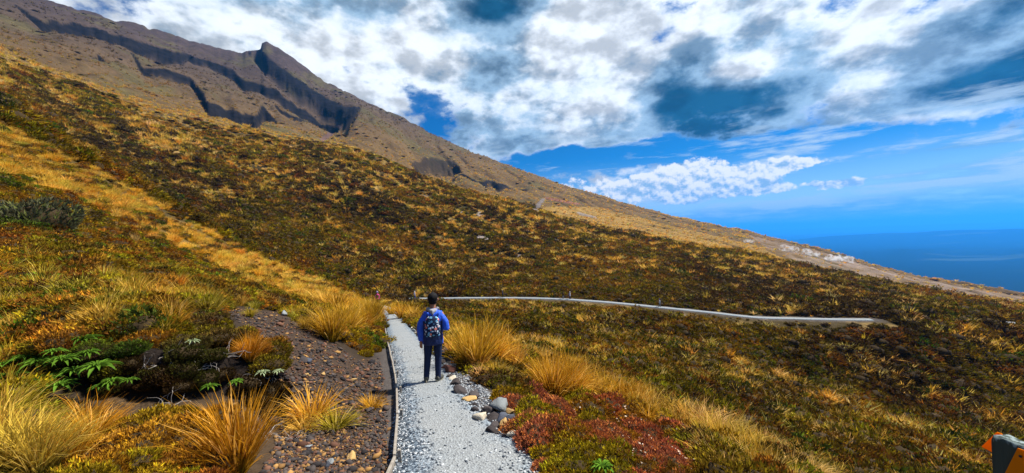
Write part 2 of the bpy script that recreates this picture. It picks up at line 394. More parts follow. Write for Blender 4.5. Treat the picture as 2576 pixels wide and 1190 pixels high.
def height(x, y):
    """ground height under world points"""
    x = np.asarray(x, float); y = np.asarray(y, float)
    r = np.hypot(x, y); t = np.arctan2(x, y)
    i = np.clip(np.searchsorted(rr, r) - 1, 0, NR - 2); j = np.clip(np.searchsorted(th, t) - 1, 0, NTH - 2)
    fi = np.clip((r - rr[i]) / (rr[i + 1] - rr[i]), 0, 1); fj = np.clip((t - th[j]) / (th[j + 1] - th[j]), 0, 1)
    return (Z[i, j] * (1 - fi) * (1 - fj) + Z[i + 1, j] * fi * (1 - fj) + Z[i, j + 1] * (1 - fi) * fj + Z[i + 1, j + 1] * fi * fj)
def grid_at(A, x, y):
    r = np.hypot(x, y); t = np.arctan2(x, y)
    i = np.clip(np.searchsorted(rr, r), 0, NR - 1); j = np.clip(np.searchsorted(th, t), 0, NTH - 1)
    return A[i, j]
def ground(u, v, rmin=1.0):
    """first spot of ground met along a sight line"""
    w = ray(u, v); t = math.atan2(w[0], w[1]); e = w[2] / math.hypot(w[0], w[1])
    j = int(np.clip(np.searchsorted(th, t), 1, NTH - 1)); f = (t - th[j - 1]) / (th[j] - th[j - 1])
    col = Tf[:, j - 1] * (1 - f) + Tf[:, j] * f
    k = np.where((col >= e) & (rr > rmin))[0]
    k = k[0] if len(k) else NR - 1
    if k > 0 and col[k] > col[k - 1]:
        g = np.clip((e - col[k - 1]) / (col[k] - col[k - 1]), 0, 1); r = rr[k - 1] + g * (rr[k] - rr[k - 1])
    else: r = rr[k]
    x, y = r * math.sin(t), r * math.cos(t)
    return Vector((x, y, float(height(x, y))))
VISMAX = np.maximum.accumulate(np.where(RR > 1.0, Tf, -9), 0)         # running skyline, for leaving out what is hidden

# ------------------------------------------------------------------ materials
def new_mat(name):
    m = bpy.data.materials.new(name); m.use_nodes = True
    m.node_tree.nodes.clear(); X.nt = m.node_tree
    o = m.node_tree.nodes.new('ShaderNodeOutputMaterial')
    return m, o
def attr(name, typ='GEOMETRY', outp='Color'):
    n = X.nt.nodes.new('ShaderNodeAttribute'); n.attribute_name = name; n.attribute_type = typ
    return X(n.outputs[outp])
def objrand():
    n = X.nt.nodes.new('ShaderNodeObjectInfo'); return X(n.outputs['Random'])
def coords(kind='Object'):
    n = X.nt.nodes.new('ShaderNodeTexCoord'); return X(n.outputs[kind])
def position():
    n = X.nt.nodes.new('ShaderNodeNewGeometry'); return X(n.outputs['Position'])
def principled(o, col, rough=.8, spec=.25, bump=None, bstr=.4, bdist=.02, metal=0.0):
    b = X.nt.nodes.new('ShaderNodeBsdfPrincipled')
    if isinstance(col, X): X.nt.links.new(col.s, b.inputs['Base Color'])
    else: b.inputs['Base Color'].default_value = (*col, 1)
    if isinstance(rough, X): X.nt.links.new(rough.s, b.inputs['Roughness'])
    else: b.inputs['Roughness'].default_value = rough
    b.inputs['Specular IOR Level'].default_value = spec; b.inputs['Metallic'].default_value = metal
    if bump is not None:
        n = X.nt.nodes.new('ShaderNodeBump'); n.inputs['Strength'].default_value = bstr; n.inputs['Distance'].default_value = bdist
        X.nt.links.new(bump.s, n.inputs['Height']); X.nt.links.new(n.outputs[0], b.inputs['Normal'])
    X.nt.links.new(b.outputs[0], o.inputs[0]); return b
def leafy(o, col, trans=.35, transc=None):
    d = X.nt.nodes.new('ShaderNodeBsdfDiffuse'); t = X.nt.nodes.new('ShaderNodeBsdfTranslucent'); m = X.nt.nodes.new('ShaderNodeMixShader')
    X.nt.links.new(col.s, d.inputs[0]); X.nt.links.new((transc or col).s, t.inputs[0]); m.inputs[0].default_value = trans
    X.nt.links.new(d.outputs[0], m.inputs[1]); X.nt.links.new(t.outputs[0], m.inputs[2]); X.nt.links.new(m.outputs[0], o.inputs[0])

# ground: the zone colour is stored in the mesh, the material adds grain and fine relief
M_ground, o = new_mat('ground_soil')
p = position(); zc = attr('zone'); rk = attr('rock', outp='Fac')
g1 = noise(p, 9.0, 6, .65); g2 = noise(p, .55, 6, .6); v1 = voro(p, 22.0, 1.0, .5, 'F1')
colr = mulc(zc, g1 * 1.1 + 0.45)
colr = mulc(colr, g2 * .9 + .55)
strat = noise(mulcc(p, (.02, .02, .30)), 1.0, 5, .6)
colr = mixc(rk, colr, mixc(strat, (.012, .012, .016), (.055, .050, .052)))
principled(o, colr, .95, .1, g1 * .6 + v1 * .5, .7, .04)

M_far, o = new_mat('hillside_scrub')
p = position(); zc = attr('zone'); rk = attr('rock', outp='Fac')
a1 = noise(p, .9, 5, .65); a2 = noise(p, .12, 6, .62); a3 = noise(p, .022, 5, .6)
colr = mulc(mulc(zc, a1 * 1.2 + .40), a2 * 1.5 + .25)
colr = mulc(colr, a3 * 1.2 + .4)
strat = noise(mulcc(p, (.03, .03, .22)), 1.0, 7, .68); sv = noise(p, .12, 5, .65)
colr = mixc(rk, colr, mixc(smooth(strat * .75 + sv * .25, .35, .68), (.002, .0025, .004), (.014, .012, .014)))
principled(o, colr, .95, .08, a1 * .7 + a2 * 1.6, 1.0, .9)

M_path, o = new_mat('path_gravel')
p = position(); wear = attr('wear', outp='Fac')
vg = voro(p, 46.0, 0, .5, 'F1', 'Color'); vd = voro(p, 46.0, 0, .5, 'F1'); gn = noise(p, 3.0, 5, .6); gn2 = noise(p, .8, 4, .6)
vs = X.nt.nodes.new('ShaderNodeSeparateXYZ'); X.nt.links.new(vg.s, vs.inputs[0])
stone = mixc(smooth(X(vs.outputs[0]), .1, .9), (.045, .066, .095), (.25, .30, .34))
dust = mixc(gn2, mixc(gn, (.17, .20, .22), (.29, .31, .32)), mixc(gn, (.24, .24, .225), (.33, .325, .30)))
f = smooth(wear + (gn - .5) * .9 + (gn2 - .5) * .6, .30, .80)
principled(o, mixc(f * .72, stone, dust), .9, .2, vd, .7, .02)

def stone_mat(name, lo, hi, sc=14):
    m, o = new_mat(name); p = coords(); r = objrand()
    n1_ = noise(p, sc, 6, .65); n2_ = noise(p, sc * .25, 3, .5)
    base = mixc(n1_ * .6 + n2_ * .5 - .05, lo, hi)
    principled(o, mulc(base, r * .6 + .7), .9, .2, n1_, .6, .02); return m
M_scoria = stone_mat('scoria_dark', (.020, .018, .020), (.085, .070, .066))
M_scoria_red = stone_mat('scoria_red', (.06, .022, .016), (.17, .075, .055))
M_ochre = stone_mat('stone_ochre', (.33, .18, .055), (.62, .42, .17))
M_cream = stone_mat('stone_cream', (.40, .34, .24), (.66, .60, .48))
M_grey = stone_mat('stone_grey', (.10, .115, .12), (.27, .29, .29))
M_slate = stone_mat('stone_slate', (.025, .030, .042), (.09, .10, .13))

def tint_mat(name, trans, mode):
    """plants: 'tint' comes with every plant, 'rnd' with every leaf, 't' runs from the base of a leaf to its tip"""
    m, o = new_mat(name); tint = attr('tint', 'INSTANCER'); rnd = attr('rnd', outp='Fac'); t = attr('t', outp='Fac')
    if mode == 'grass':
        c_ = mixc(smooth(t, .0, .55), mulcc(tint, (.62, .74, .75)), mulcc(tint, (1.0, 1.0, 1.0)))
        c_ = mixc(smooth(rnd, .78, .95), c_, mixc(.35, tint, (.70, .50, .20)))
        c_ = mulc(c_, rnd * .9 + .5)
    elif mode == 'heath':
        c_ = mixc(smooth(rnd, .70, .88), tint, mulcc(tint, (1.5, 1.7, .9)))
        c_ = mixc(smooth(rnd, .0, .22), mulcc(tint, (.55, .50, .6)), c_)
        c_ = mulc(c_, rnd * .9 + .5)
    else:
        c_ = mulc(tint, rnd * .5 + .75)
    leafy(o, c_, trans); return m
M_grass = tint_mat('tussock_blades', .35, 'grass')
M_heath = tint_mat('heath_leaves', .22, 'heath')
M_leaf = tint_mat('broad_leaves', .25, 'leaf')
M_core, o = new_mat('heath_twigs'); principled(o, mixc(noise(coords(), 9, 4, .6), (.018, .012, .006), (.06, .042, .022)), 1.0, .05)
M_flower, o = new_mat('dry_flower_heads'); principled(o, mixc(objrand(), (.70, .52, .36), (.78, .66, .50)), .9, .1)
M_wood, o = new_mat('weathered_timber'); p = coords()
wv = noise(mulcc(p, (30, 3, 3)), 1.0, 6, .65); principled(o, mixc(wv, (.10, .085, .07), (.42, .38, .32)), .9, .15, wv, .5, .01)
M_twig, o = new_mat('bleached_twigs'); principled(o, mixc(noise(coords(), 12, 3, .6), (.16, .13, .11), (.50, .46, .42)), .9, .1)

# ------------------------------------------------------------------ zone colours of the ground
UU, VV = project(np.stack([GX, GY, Z], -1)); UU = np.where(np.isnan(UU), -9999, UU); VV = np.where(np.isnan(VV), -9999, VV)
def lerp(a, b, f): return a * (1 - f[..., None]) + np.array(b) * f[..., None]
zone = np.zeros((NR, NTH, 3)) + np.array((.050, .036, .014))
nz = fbm(GX / 14, GY / 14, 5, 61); nz2 = fbm(GX / 60, GY / 60, 5, 67); nz3 = fbm(GX / 4, GY / 4, 4, 71)
# scrub of the opposite slope: olive, rust and straw
mid = sstep(RR, 25, 50)
zone = lerp(zone, (.085, .055, .014), mid * sstep(nz, -.1, .2))
zone = lerp(zone, (.060, .058, .014), mid * sstep(nz2, .0, .2) * .8)
zone = lerp(zone, (.22, .145, .050), mid * sstep(nz3 + .5 * nz, .08, .3) * .8)
# the mountain: tussock below, stony purple-brown higher up
hi = sstep(RR, 260, 420)
zone = lerp(zone, (.105, .066, .026), hi)
zone = lerp(zone, (.066, .045, .028), hi * sstep(Z, 90, 330))
zone = lerp(zone, (.046, .033, .030), hi * sstep(Z, 260, 480))
zone = lerp(zone, (.070, .060, .022), hi * sstep(nz2 * 1.0 + .3 * nz, .02, .25) * .7)
# golden shoulder towards the right
gold = inpoly(UU, VV, [(1360,520),(1500,520),(1700,570),(1900,618),(2010,668),(1900,648),(1700,615),(1520,580),(1380,545)]) & (RR > 150)
zone = lerp(zone, (.27, .165, .040), gold * (.7 + .5 * nz3))
gold2 = sstep(RR, 140, 260) * sstep(nz3 + nz, -.02, .22) * (RR < 420)
zone = lerp(zone, (.26, .165, .045), gold2 * .6)
# bare ash around the steam vents, scree and washed gullies
ash = inpoly(UU, VV, [(1880,590),(2020,622),(2140,652),(2310,700),(2430,722),(2576,748),(2576,776),(2300,728),(2120,690),(2000,655),(1930,625)]) & (RR > 220)
zone = lerp(zone, (.19, .140, .105), ash * np.clip(.45 + 2.2 * nz, 0, 1))
scree = inpoly(UU, VV, [(1362,500),(1372,499),(1352,532),(1336,530)]) & (RR > 150)
zone = lerp(zone, (.15, .13, .125), scree * .9)
red = inpoly(UU, VV, [(1366,497),(1385,497),(1440,508),(1470,515),(1440,514),(1385,504)]) & (RR > 150)
zone = lerp(zone, (.20, .085, .065), red * .8)
wash = inpoly(UU, VV, [(1450,532),(1500,545),(1505,551),(1455,541)]) & (RR > 150)
zone = lerp(zone, (.20, .17, .15), wash * .8)
stream = inpoly(UU, VV, [(850,312),(862,318),(830,345),(812,358),(806,350)]) & (RR > 300)
zone = lerp(zone, (.10, .06, .055), stream * .9)
# bare grey patches showing between the bushes of the opposite slope
bare = sstep(fbm(GX / 5.5, GY / 9, 3, 83) + .25 * nz2, .20, .30) * sstep(RR, 38, 50) * (1 - sstep(RR, 200, 260))
zone = lerp(zone, (.24, .20, .18), bare)
# near ground
nearm = 1 - sstep(RR, 30, 42)
zone = lerp(zone, (.034, .024, .016), nearm)
scoria = inpoly(UU, VV, [(560,770),(700,785),(800,835),(900,905),(950,900),(975,1000),(980,1250),(640,1250),(705,1080),(720,1010),(690,915),(640,850)]) & (RR < 30)
zone = lerp(zone, (.045, .030, .021), scoria * 1.0)
och = inpoly(UU, VV, [(640,1080),(940,1080),(960,1250),(600,1250)]) & (RR < 8)
zone = lerp(zone, (.075, .045, .022), och * np.clip(.5 + 2 * nz3, 0, 1) * .7)
holl = inpoly(UU, VV, [(230,1000),(520,990),(700,1010),(690,1070),(480,1060),(330,1090),(250,1060)]) & (RR < 8)
zone = lerp(zone, (.055, .036, .020), holl * 1.0)
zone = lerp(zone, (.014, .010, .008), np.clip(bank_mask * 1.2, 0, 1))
apron = inpoly(UU, VV, [(1100,930),(1150,930),(1215,975),(1270,1010),(1300,1060),(1370,1140),(1420,1230),(1000,1230),(1100,1000)]) & (RR < 12)
zone = lerp(zone, (.15, .165, .18), apron * 1.0)
edge = 1 - sstep(d_path, .0, .35 + .02 * RR)
zone = lerp(zone, (.075, .066, .062), edge * (RR > 2))

def sheet(name, r0, r1, mat):
    idx = np.where((rr >= r0) & (rr <= r1))[0]; a, b = idx[0], idx[-1]; n = b - a + 1
    co = np.stack([GX[a:b + 1], GY[a:b + 1], Z[a:b + 1]], -1).reshape(-1, 3)
    I, J = np.meshgrid(np.arange(n - 1), np.arange(NTH), indexing='ij'); J2 = (J + 1) % NTH
    q = np.stack([I * NTH + J, I * NTH + J2, (I + 1) * NTH + J2, (I + 1) * NTH + J], -1).reshape(-1, 4)
    t3 = None
    if r0 < .4:                               # close the disc under the camera
        co = np.concatenate([co, [[0, 0, Z[0].mean()]]]); c0 = len(co) - 1
        jj = np.arange(NTH); t3 = np.stack([np.full(NTH, c0), (jj + 1) % NTH, jj], -1)
    me = np_mesh(name, co, q[:, ::-1], t3[:, ::-1] if t3 is not None else None)
    zf = zone[a:b + 1].reshape(-1, 3); rf = rock_mask[a:b + 1].ravel()
    if t3 is not None: zf = np.concatenate([zf, zf[:1]]); rf = np.append(rf, 0)
    set_attr(me, 'zone', zf, 'FLOAT_COLOR'); set_attr(me, 'rock', rf)
    me.materials.append(mat); o_ = link(bpy.data.objects.new(name, me)); tag(o_, kind='structure'); return o_
cuts = [0, rr[np.searchsorted(rr, 34)], rr[np.searchsorted(rr, 330)], 9999]
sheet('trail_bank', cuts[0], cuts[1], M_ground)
sheet('hillside', cuts[1], cuts[2], M_far)
sheet('mountain', cuts[2], cuts[3], M_far)

# plain far below, with low hills
def plain_mesh():
    a = np.radians(np.linspace(-40, 100, 240)); r = np.exp(np.linspace(math.log(1500), math.log(90000), 130))
    R_, A_ = np.meshgrid(r, a, indexing='ij'); x, y = R_ * np.sin(A_), R_ * np.cos(A_)
    z = -620 + 60 * fbm(x / 5000, y / 5000, 4, 5) + 260 * np.maximum(0, fbm(x / 14000, y / 9000, 4, 9) + .08) * sstep(R_, 9000, 15000)
    z += 260 * np.exp(-((R_ - 11000) / 1800) ** 2) * np.maximum(0, .3 + 1.8 * fbm(A_ * 14, A_ * 0 + 2, 4, 13))
    z += 430 * np.exp(-((R_ - 21000) / 3000) ** 2) * (.75 + .6 * fbm(A_ * 9, A_ * 0, 4, 3)) * sstep(A_, math.radians(30), math.radians(44))
    z += 420 * np.exp(-((R_ - 60000) / 9000) ** 2) * (.8 + .5 * fbm(A_ * 7, A_ * 0 + 4, 4, 4))
    z -= 60 * sstep(R_, 1500, 1400)
    n, k = R_.shape; I, J = np.meshgrid(np.arange(n - 1), np.arange(k - 1), indexing='ij')
    q = np.stack([I * k + J, (I + 1) * k + J, (I + 1) * k + J + 1, I * k + J + 1], -1).reshape(-1, 4)
    return np_mesh('plain', np.stack([x, y, z], -1).reshape(-1, 3), q)
M_plain, o = new_mat('forest_and_fields'); p = position()
b1 = noise(mulc(p, .00045), 1.0, 6, .6); b2 = noise(mulcc(p, (.00018, .00050, 0)), 1.0, 5, .55)
principled(o, mixc(smooth(b2, .58, .66), mixc(b1, (.004, .009, .008), (.010, .018, .012)), (.035, .05, .03)), 1.0, 0.0)
me = plain_mesh(); me.materials.append(M_plain); tag(link(bpy.data.objects.new('plain', me)), kind='structure')

# gravel path
def strip(name, L, R_, crown, mat, n=9):
    k = len(L); s = np.linspace(0, 1, n)
    P_ = L[:, None, :] * (1 - s[None, :, None]) + R_[:, None, :] * s[None, :, None]
    P_[:, :, 2] += crown * np.sin(s * math.pi)[None, :]
    P_[:, :, 2] += .012 * fbm(P_[..., 0] / .5, P_[..., 1] / .5, 3, 7)
    P_[:, 0, 2] -= .06; P_[:, -1, 2] -= .06
    I, J = np.meshgrid(np.arange(k - 1), np.arange(n - 1), indexing='ij')
    q = np.stack([I * n + J, I * n + J + 1, (I + 1) * n + J + 1, (I + 1) * n + J], -1).reshape(-1, 4)
    me = np_mesh(name, P_.reshape(-1, 3), q); set_attr(me, 'wear', np.tile(np.sin(s * math.pi) ** 1.2, k)); me.materials.append(mat)
    o_ = link(bpy.data.objects.new(name, me)); tag(o_, kind='structure'); return o_
def offset(c_, hw):
    t = np.gradient(c_[:, :2], axis=0); t /= np.linalg.norm(t, axis=1)[:, None]; nrm = np.c_[t[:, 1], -t[:, 0]]
    L = c_.copy(); L[:, :2] -= nrm * hw; R_ = c_.copy(); R_[:, :2] += nrm * hw; return L, R_
strip('gravel_path', near_l, near_r, .02, M_path)
join = catmull(np.concatenate([[[-28.0, 94, -13.6]], [[-27.6, 98.3, -13.9]], FAR[:1]]), .5)
strip('path_across_gully', *offset(np.concatenate([join[:-1], far_c]), .95), .03, M_path, 5)
strip('path_switchback', *offset(far2_c, .85), .03, M_path, 5)

# ------------------------------------------------------------------ plant shapes
rng = np.random.default_rng(11)
def tussock_mesh(name, n, seed, width=.011, lean=(.10, -.05), tilt=(.30, .20), droop=1.15, base=.13, segs=(0, .34, .68, 1.0), flat=1.0):
    g = np.random.default_rng(seed); k = len(segs)
    phi = g.uniform(0, 2 * math.pi, n); rb = base * np.sqrt(g.uniform(0, 1, n))
    a0 = np.clip(np.abs(g.normal(tilt[0], tilt[1], n)), .02, 1.35); L = g.uniform(.62, 1.12, n) * np.where(g.uniform(0, 1, n) < .12, 1.18, 1.0)
    cur = droop * g.uniform(.25, 1.25, n)
    dev = g.normal(0, 1, n) * np.where(g.uniform(0, 1, n) < .25, 1.0, .35)
    P_ = np.zeros((n, k, 3)); P_[:, 0, 0] = rb * np.cos(phi); P_[:, 0, 1] = rb * np.sin(phi)
    for i in range(1, k):
        sm = (segs[i] + segs[i - 1]) / 2; ds = (segs[i] - segs[i - 1]) * L
        a = a0 + cur * sm ** 1.5; ph = phi + dev * sm
        d = np.stack([np.sin(a) * np.cos(ph) + lean[0] * sm, np.sin(a) * np.sin(ph) + lean[1] * sm, np.cos(a) * flat], -1)
        P_[:, i] = P_[:, i - 1] + d * ds[:, None]
    P_[:, :, 2] = np.maximum(P_[:, :, 2], -.02)
    yaw = phi + math.pi / 2 + g.normal(0, .6, n)
    side = np.stack([np.cos(yaw), np.sin(yaw), np.zeros(n)], -1)
    wf = np.array([.8, 1.0, .62, .06])[:k] if k == 4 else np.array([.9, .9, .08])
    w = width * g.uniform(.6, 1.4, n)
    A = P_ - side[:, None] * (w[:, None, None] * wf[None, :, None]); B = P_ + side[:, None] * (w[:, None, None] * wf[None, :, None])
    V_ = np.stack([A, B], 2).reshape(-1, 3)
    q = []
    b0 = np.arange(n) * 2 * k
    for i in range(k - 1): q.append(np.stack([b0 + 2 * i, b0 + 2 * i + 1, b0 + 2 * i + 3, b0 + 2 * i + 2], -1))
    me = np_mesh(name, V_, np.concatenate(q), smooth_shade=False)
    set_attr(me, 't', np.tile(np.repeat(np.array(segs), 2), n)); set_attr(me, 'rnd', np.repeat(g.uniform(0, 1, n), 2 * k))
    me.materials.append(M_grass); return me
def heath_mesh(name, n, seed, leaf=.045, hgt=.5, core=True, lumps=7, mat=None, spiky=.5):
    g = np.random.default_rng(seed)
    lc = g.normal(0, 1, (lumps, 3)); lc[:, 2] = np.abs(lc[:, 2]); lc /= np.linalg.norm(lc, axis=1)[:, None]; la = g.uniform(.05, .20, lumps)
    def radius(d):
        r = np.full(len(d), .36)
        for c_, a in zip(lc, la): r += a * np.exp(-((1 - d @ c_) / .12))
        return r
    d = g.normal(0, 1, (n, 3)); d[:, 2] = np.abs(d[:, 2]) * .9 - .12; d /= np.linalg.norm(d, axis=1)[:, None]
    r = radius(d) * g.uniform(.80, 1.06, n)
    base = d * r[:, None] * np.array([1, 1, hgt * 2])
    up = d * np.array([1, 1, .8]) + np.array([0, 0, spiky]) + g.normal(0, .35, (n, 3)); up /= np.linalg.norm(up, axis=1)[:, None]
    ref = np.cross(up, g.normal(0, 1, (n, 3))); ref /= np.linalg.norm(ref, axis=1)[:, None] + 1e-9; oth = np.cross(up, ref)
    V_, F_ = [], []
    rn = g.uniform(0, 1, n); lumpr = np.zeros(n)
    for k in range(3):
        an = k * 2.094; s_ = ref * math.cos(an) + oth * math.sin(an)
        l = leaf * g.uniform(.7, 1.5, n)[:, None]
        V_.append(np.stack([base - s_ * l * .30, base + s_ * l * .30 + up * l * .15, base + up * l * 1.3 + s_ * l * .55], 1))
    V_ = np.stack(V_, 1).reshape(-1, 3); t3 = np.arange(len(V_)).reshape(-1, 3)
    rv = np.repeat(rn, 9); tv = np.tile([0, 0, 1.0], 3 * n)
    nl = len(t3); tc3 = None
    if core:
        bm = bmesh.new(); bmesh.ops.create_icosphere(bm, subdivisions=2, radius=1); cv = np.array([v.co[:] for v in bm.verts]); cf = np.array([[v.index for v in f.verts] for f in bm.faces]); bm.free()
        cr = radius(cv) * .86; cv = cv * cr[:, None] * np.array([1, 1, hgt * 2]); cv[:, 2] = np.maximum(cv[:, 2], -.10)
        cf = cf + len(V_); V_ = np.concatenate([V_, cv]); t3 = np.concatenate([t3, cf]); rv = np.concatenate([rv, np.full(len(cv), .3)]); tv = np.concatenate([tv, np.zeros(len(cv))])
    me = np_mesh(name, V_, None, t3, smooth_shade=False); set_attr(me, 'rnd', rv); set_attr(me, 't', tv)
    me.materials.append(mat or M_heath); me.materials.append(M_core)
    if core:
        mi = np.zeros(len(t3), np.int32); mi[nl:] = 1; me.polygons.foreach_set('material_index', mi)
    return me
def rosette_mesh(name, seed, n=30, leafw=.15):
    g = np.random.default_rng(seed); V_, F_, T_, R_ = [], [], [], []
    for i in range(n):
        ring = i / n; a = i * 2.399 + g.normal(0, .12); L = (.55 + .45 * (1 - ring)) * g.uniform(.85, 1.1); el0 = .30 + 1.05 * ring
        d = np.array([math.cos(a), math.sin(a), 0]); sd = np.array([-d[1], d[0], 0]); b = len(V_); rn_ = g.uniform()
        for j, (s_, w) in enumerate([(0, .25), (.3, .75), (.62, 1.0), (.85, .62), (1.0, .04)]):
            e = el0 - .45 * s_ * s_
            c_ = d * (L * s_ * math.cos(e * .8)) * .5 + np.array([0, 0, L * s_ * math.sin(e) * .45 - .05 * s_ ** 3])
            for k, off in ((-1, .025), (0, -.012), (1, .025)):
                V_.append(c_ + sd * k * leafw * .5 * w * L * .62 + np.array([0, 0, off * w])); T_.append(s_); R_.append(rn_)
        for j in range(4):
            for k in range(2): F_.append((b + 3 * j + k, b + 3 * j + k + 1, b + 3 * j + k + 4, b + 3 * j + k + 3))
    me = np_mesh(name, V_, F_, None); set_attr(me, 't', T_); set_attr(me, 'rnd', R_); me.materials.append(M_leaf); return me
def stone_mesh(name, seed, sub=2, rough=.22, flat=.7, mat=None, facets=5):
    g = np.random.default_rng(seed); bm = bmesh.new(); bmesh.ops.create_icosphere(bm, subdivisions=sub, radius=.5)
    cv = np.array([v.co[:] for v in bm.verts]); cf = np.array([[v.index for v in f.verts] for f in bm.faces]); bm.free()
    dn = cv / np.linalg.norm(cv, axis=1)[:, None]; r = np.full(len(cv), .5)
    for k in range(facets):                             # cut flat faces, as broken rock has
        nrm = g.normal(0, 1, 3); nrm /= np.linalg.norm(nrm); h = g.uniform(.20, .38); c_ = dn @ nrm
        r = np.where(c_ > 1e-3, np.minimum(r, h / np.maximum(c_, 1e-3)), r)
    r = r * (1 + rough * (g.uniform(-.5, .5, len(cv)) * .35 + .5 * np.sin(dn @ g.normal(0, 3, 3))))
    cv = dn * r[:, None] * 1.22 * np.array([g.uniform(.85, 1.2), g.uniform(.75, 1.0), flat])
    me = np_mesh(name, cv, None, cf, smooth_shade=False); me.materials.append(mat or M_scoria); return me

TUS_BIG = [tussock_mesh('tussock_full', 520, 100 + i, .0085, tilt=(.26, .2), droop=[1.0, 1.25, .8][i]) for i in range(3)]
TUS_MID = [tussock_mesh('tussock', 190, 110 + i, .013, tilt=(.34, .22), droop=[1.1, 1.4, .9, 1.2][i]) for i in range(4)]
TUS_MAT = [tussock_mesh('tussock_low', 230, 120 + i, .012, tilt=(.75, .3), droop=.9, base=.2) for i in range(2)]
TUS_FAR = [tussock_mesh('tussock_far', 46, 130 + i, .030, tilt=(.40, .22), droop=1.0, base=.16, segs=(0, .5, 1.0)) for i in range(3)]
HEA_BIG = [heath_mesh('heath_near', 1100, 200 + i, .050, [.36, .46, .30][i], lumps=10, spiky=.9) for i in range(3)]
HEA_MID = [heath_mesh('heath', 420, 210 + i, .055, [.42, .34, .5, .38][i]) for i in range(4)]
HEA_FAR = [heath_mesh('heath_far', 110, 220 + i, .105, [.45, .36, .55][i], lumps=5) for i in range(3)]
ROS = [rosette_mesh('rosette', 300 + i) for i in range(3)]

TINT_T = np.array([(.58, .30, .022), (.62, .38, .055), (.50, .215, .012), (.40, .30, .025), (.64, .44, .13)])
TINT_H = np.array([(.24, .095, .016), (.34, .155, .018), (.165, .112, .012), (.27, .178, .012), (.105, .060, .018), (.085, .110, .014), (.38, .125, .055)])
TNAME = ['deep gold', 'straw-gold', 'orange', 'yellow-green', 'pale straw']; HNAME = ['rust', 'orange-brown', 'olive', 'mustard', 'dark brown', 'green', 'brick-red']

# ------------------------------------------------------------------ scatter through geometry nodes (ground cover nobody could count)
def scatter(name, pts, scl, yaw, tint, protos, label, category, tiltx=None):
    n = len(pts); me = bpy.data.meshes.new(name); me.vertices.add(n); me.vertices.foreach_set('co', np.asarray(pts, np.float32).ravel()); me.update()
    rot = np.zeros((n, 3)); rot[:, 2] = yaw
    if tiltx is not None: rot[:, :2] = tiltx
    set_attr(me, 'rot', rot, 'FLOAT_VECTOR'); set_attr(me, 'scl', np.asarray(scl), 'FLOAT_VECTOR'); set_attr(me, 'tint', tint, 'FLOAT_COLOR')
    idx = me.attributes.new('pick', 'INT', 'POINT'); idx.data.foreach_set('value', (np.arange(n) % len(protos)).astype(np.int32))
    o_ = link(bpy.data.objects.new(name, me)); tag(o_, label, category, kind='stuff')
    ng = bpy.data.node_groups.new(name + '_scatter', 'GeometryNodeTree')
    ng.interface.new_socket('Geometry', in_out='INPUT', socket_type='NodeSocketGeometry'); ng.interface.new_socket('Geometry', in_out='OUTPUT', socket_type='NodeSocketGeometry')
    N = ng.nodes; gi = N.new('NodeGroupInput'); go = N.new('NodeGroupOutput'); jn = N.new('GeometryNodeJoinGeometry')
    def na(nm, t):
        a = N.new('GeometryNodeInputNamedAttribute'); a.data_type = t; a.inputs[0].default_value = nm; return a.outputs[0]
    ar, as_, ai = na('rot', 'FLOAT_VECTOR'), na('scl', 'FLOAT_VECTOR'), na('pick', 'INT')
    e2r = N.new('FunctionNodeEulerToRotation'); ng.links.new(ar, e2r.inputs[0])
    for i, pm in enumerate(protos):
        po = bpy.data.objects.get(pm.name + '_shape') or bpy.data.objects.new(pm.name + '_shape', pm)
        oi = N.new('GeometryNodeObjectInfo'); oi.inputs['Object'].default_value = po; oi.inputs['As Instance'].default_value = True
        cmp_ = N.new('FunctionNodeCompare'); cmp_.data_type = 'INT'; cmp_.operation = 'EQUAL'
        si = [s_ for s_ in cmp_.inputs if s_.enabled]; ng.links.new(ai, si[0]); si[1].default_value = i
        ip = N.new('GeometryNodeInstanceOnPoints')
        ng.links.new(gi.outputs[0], ip.inputs['Points']); ng.links.new(cmp_.outputs[0], ip.inputs['Selection']); ng.links.new(oi.outputs['Geometry'], ip.inputs['Instance'])
        ng.links.new(e2r.outputs[0], ip.inputs['Rotation']); ng.links.new(as_, ip.inputs['Scale']); ng.links.new(ip.outputs[0], jn.inputs[0])
    ng.links.new(jn.outputs[0], go.inputs[0])
    md = o_.modifiers.new('scatter', 'NODES'); md.node_group = ng
    return o_

def plant(name, me, pos, s, yaw, tint, label, category, group=None, sz=None, sink=.02):
    o_ = link(bpy.data.objects.new(name, me)); o_.location = (pos[0], pos[1], pos[2] - sink * s); o_.rotation_euler = (0, 0, yaw)
    o_.scale = (s, s, sz or s); o_['tint'] = [float(c_) for c_ in tint]; tag(o_, label, category, group); return o_

# ---- where things may grow
def sample(r0, r1, per, th0=-56, th1=56):
    n = int(per * math.radians(th1 - th0) * math.log(r1 / r0))
    t = np.radians(rng.uniform(th0, th1, n)); r = np.exp(rng.uniform(math.log(r0), math.log(r1), n))
    return r * np.sin(t), r * np.cos(t), r
def visible(x, y, z, r, h):
    t = np.arctan2(x, y); i = np.clip(np.searchsorted(rr, r) - 2, 0, NR - 1); j = np.clip(np.searchsorted(th, t), 0, NTH - 1)
    return (z + h) / r > VISMAX[i, j] - .004
barren = np.clip(bare * .92 + ash * .8 + np.clip(rock_mask * 1.3, 0, 1) + scree + wash + stream, 0, 1)
def jitter(tints, k, amt=.16):
    t = tints[k]; return np.clip(t * rng.uniform(1 - amt, 1 + amt, t.shape) * rng.uniform(.8, 1.22, (len(t), 1)), 0, .9)

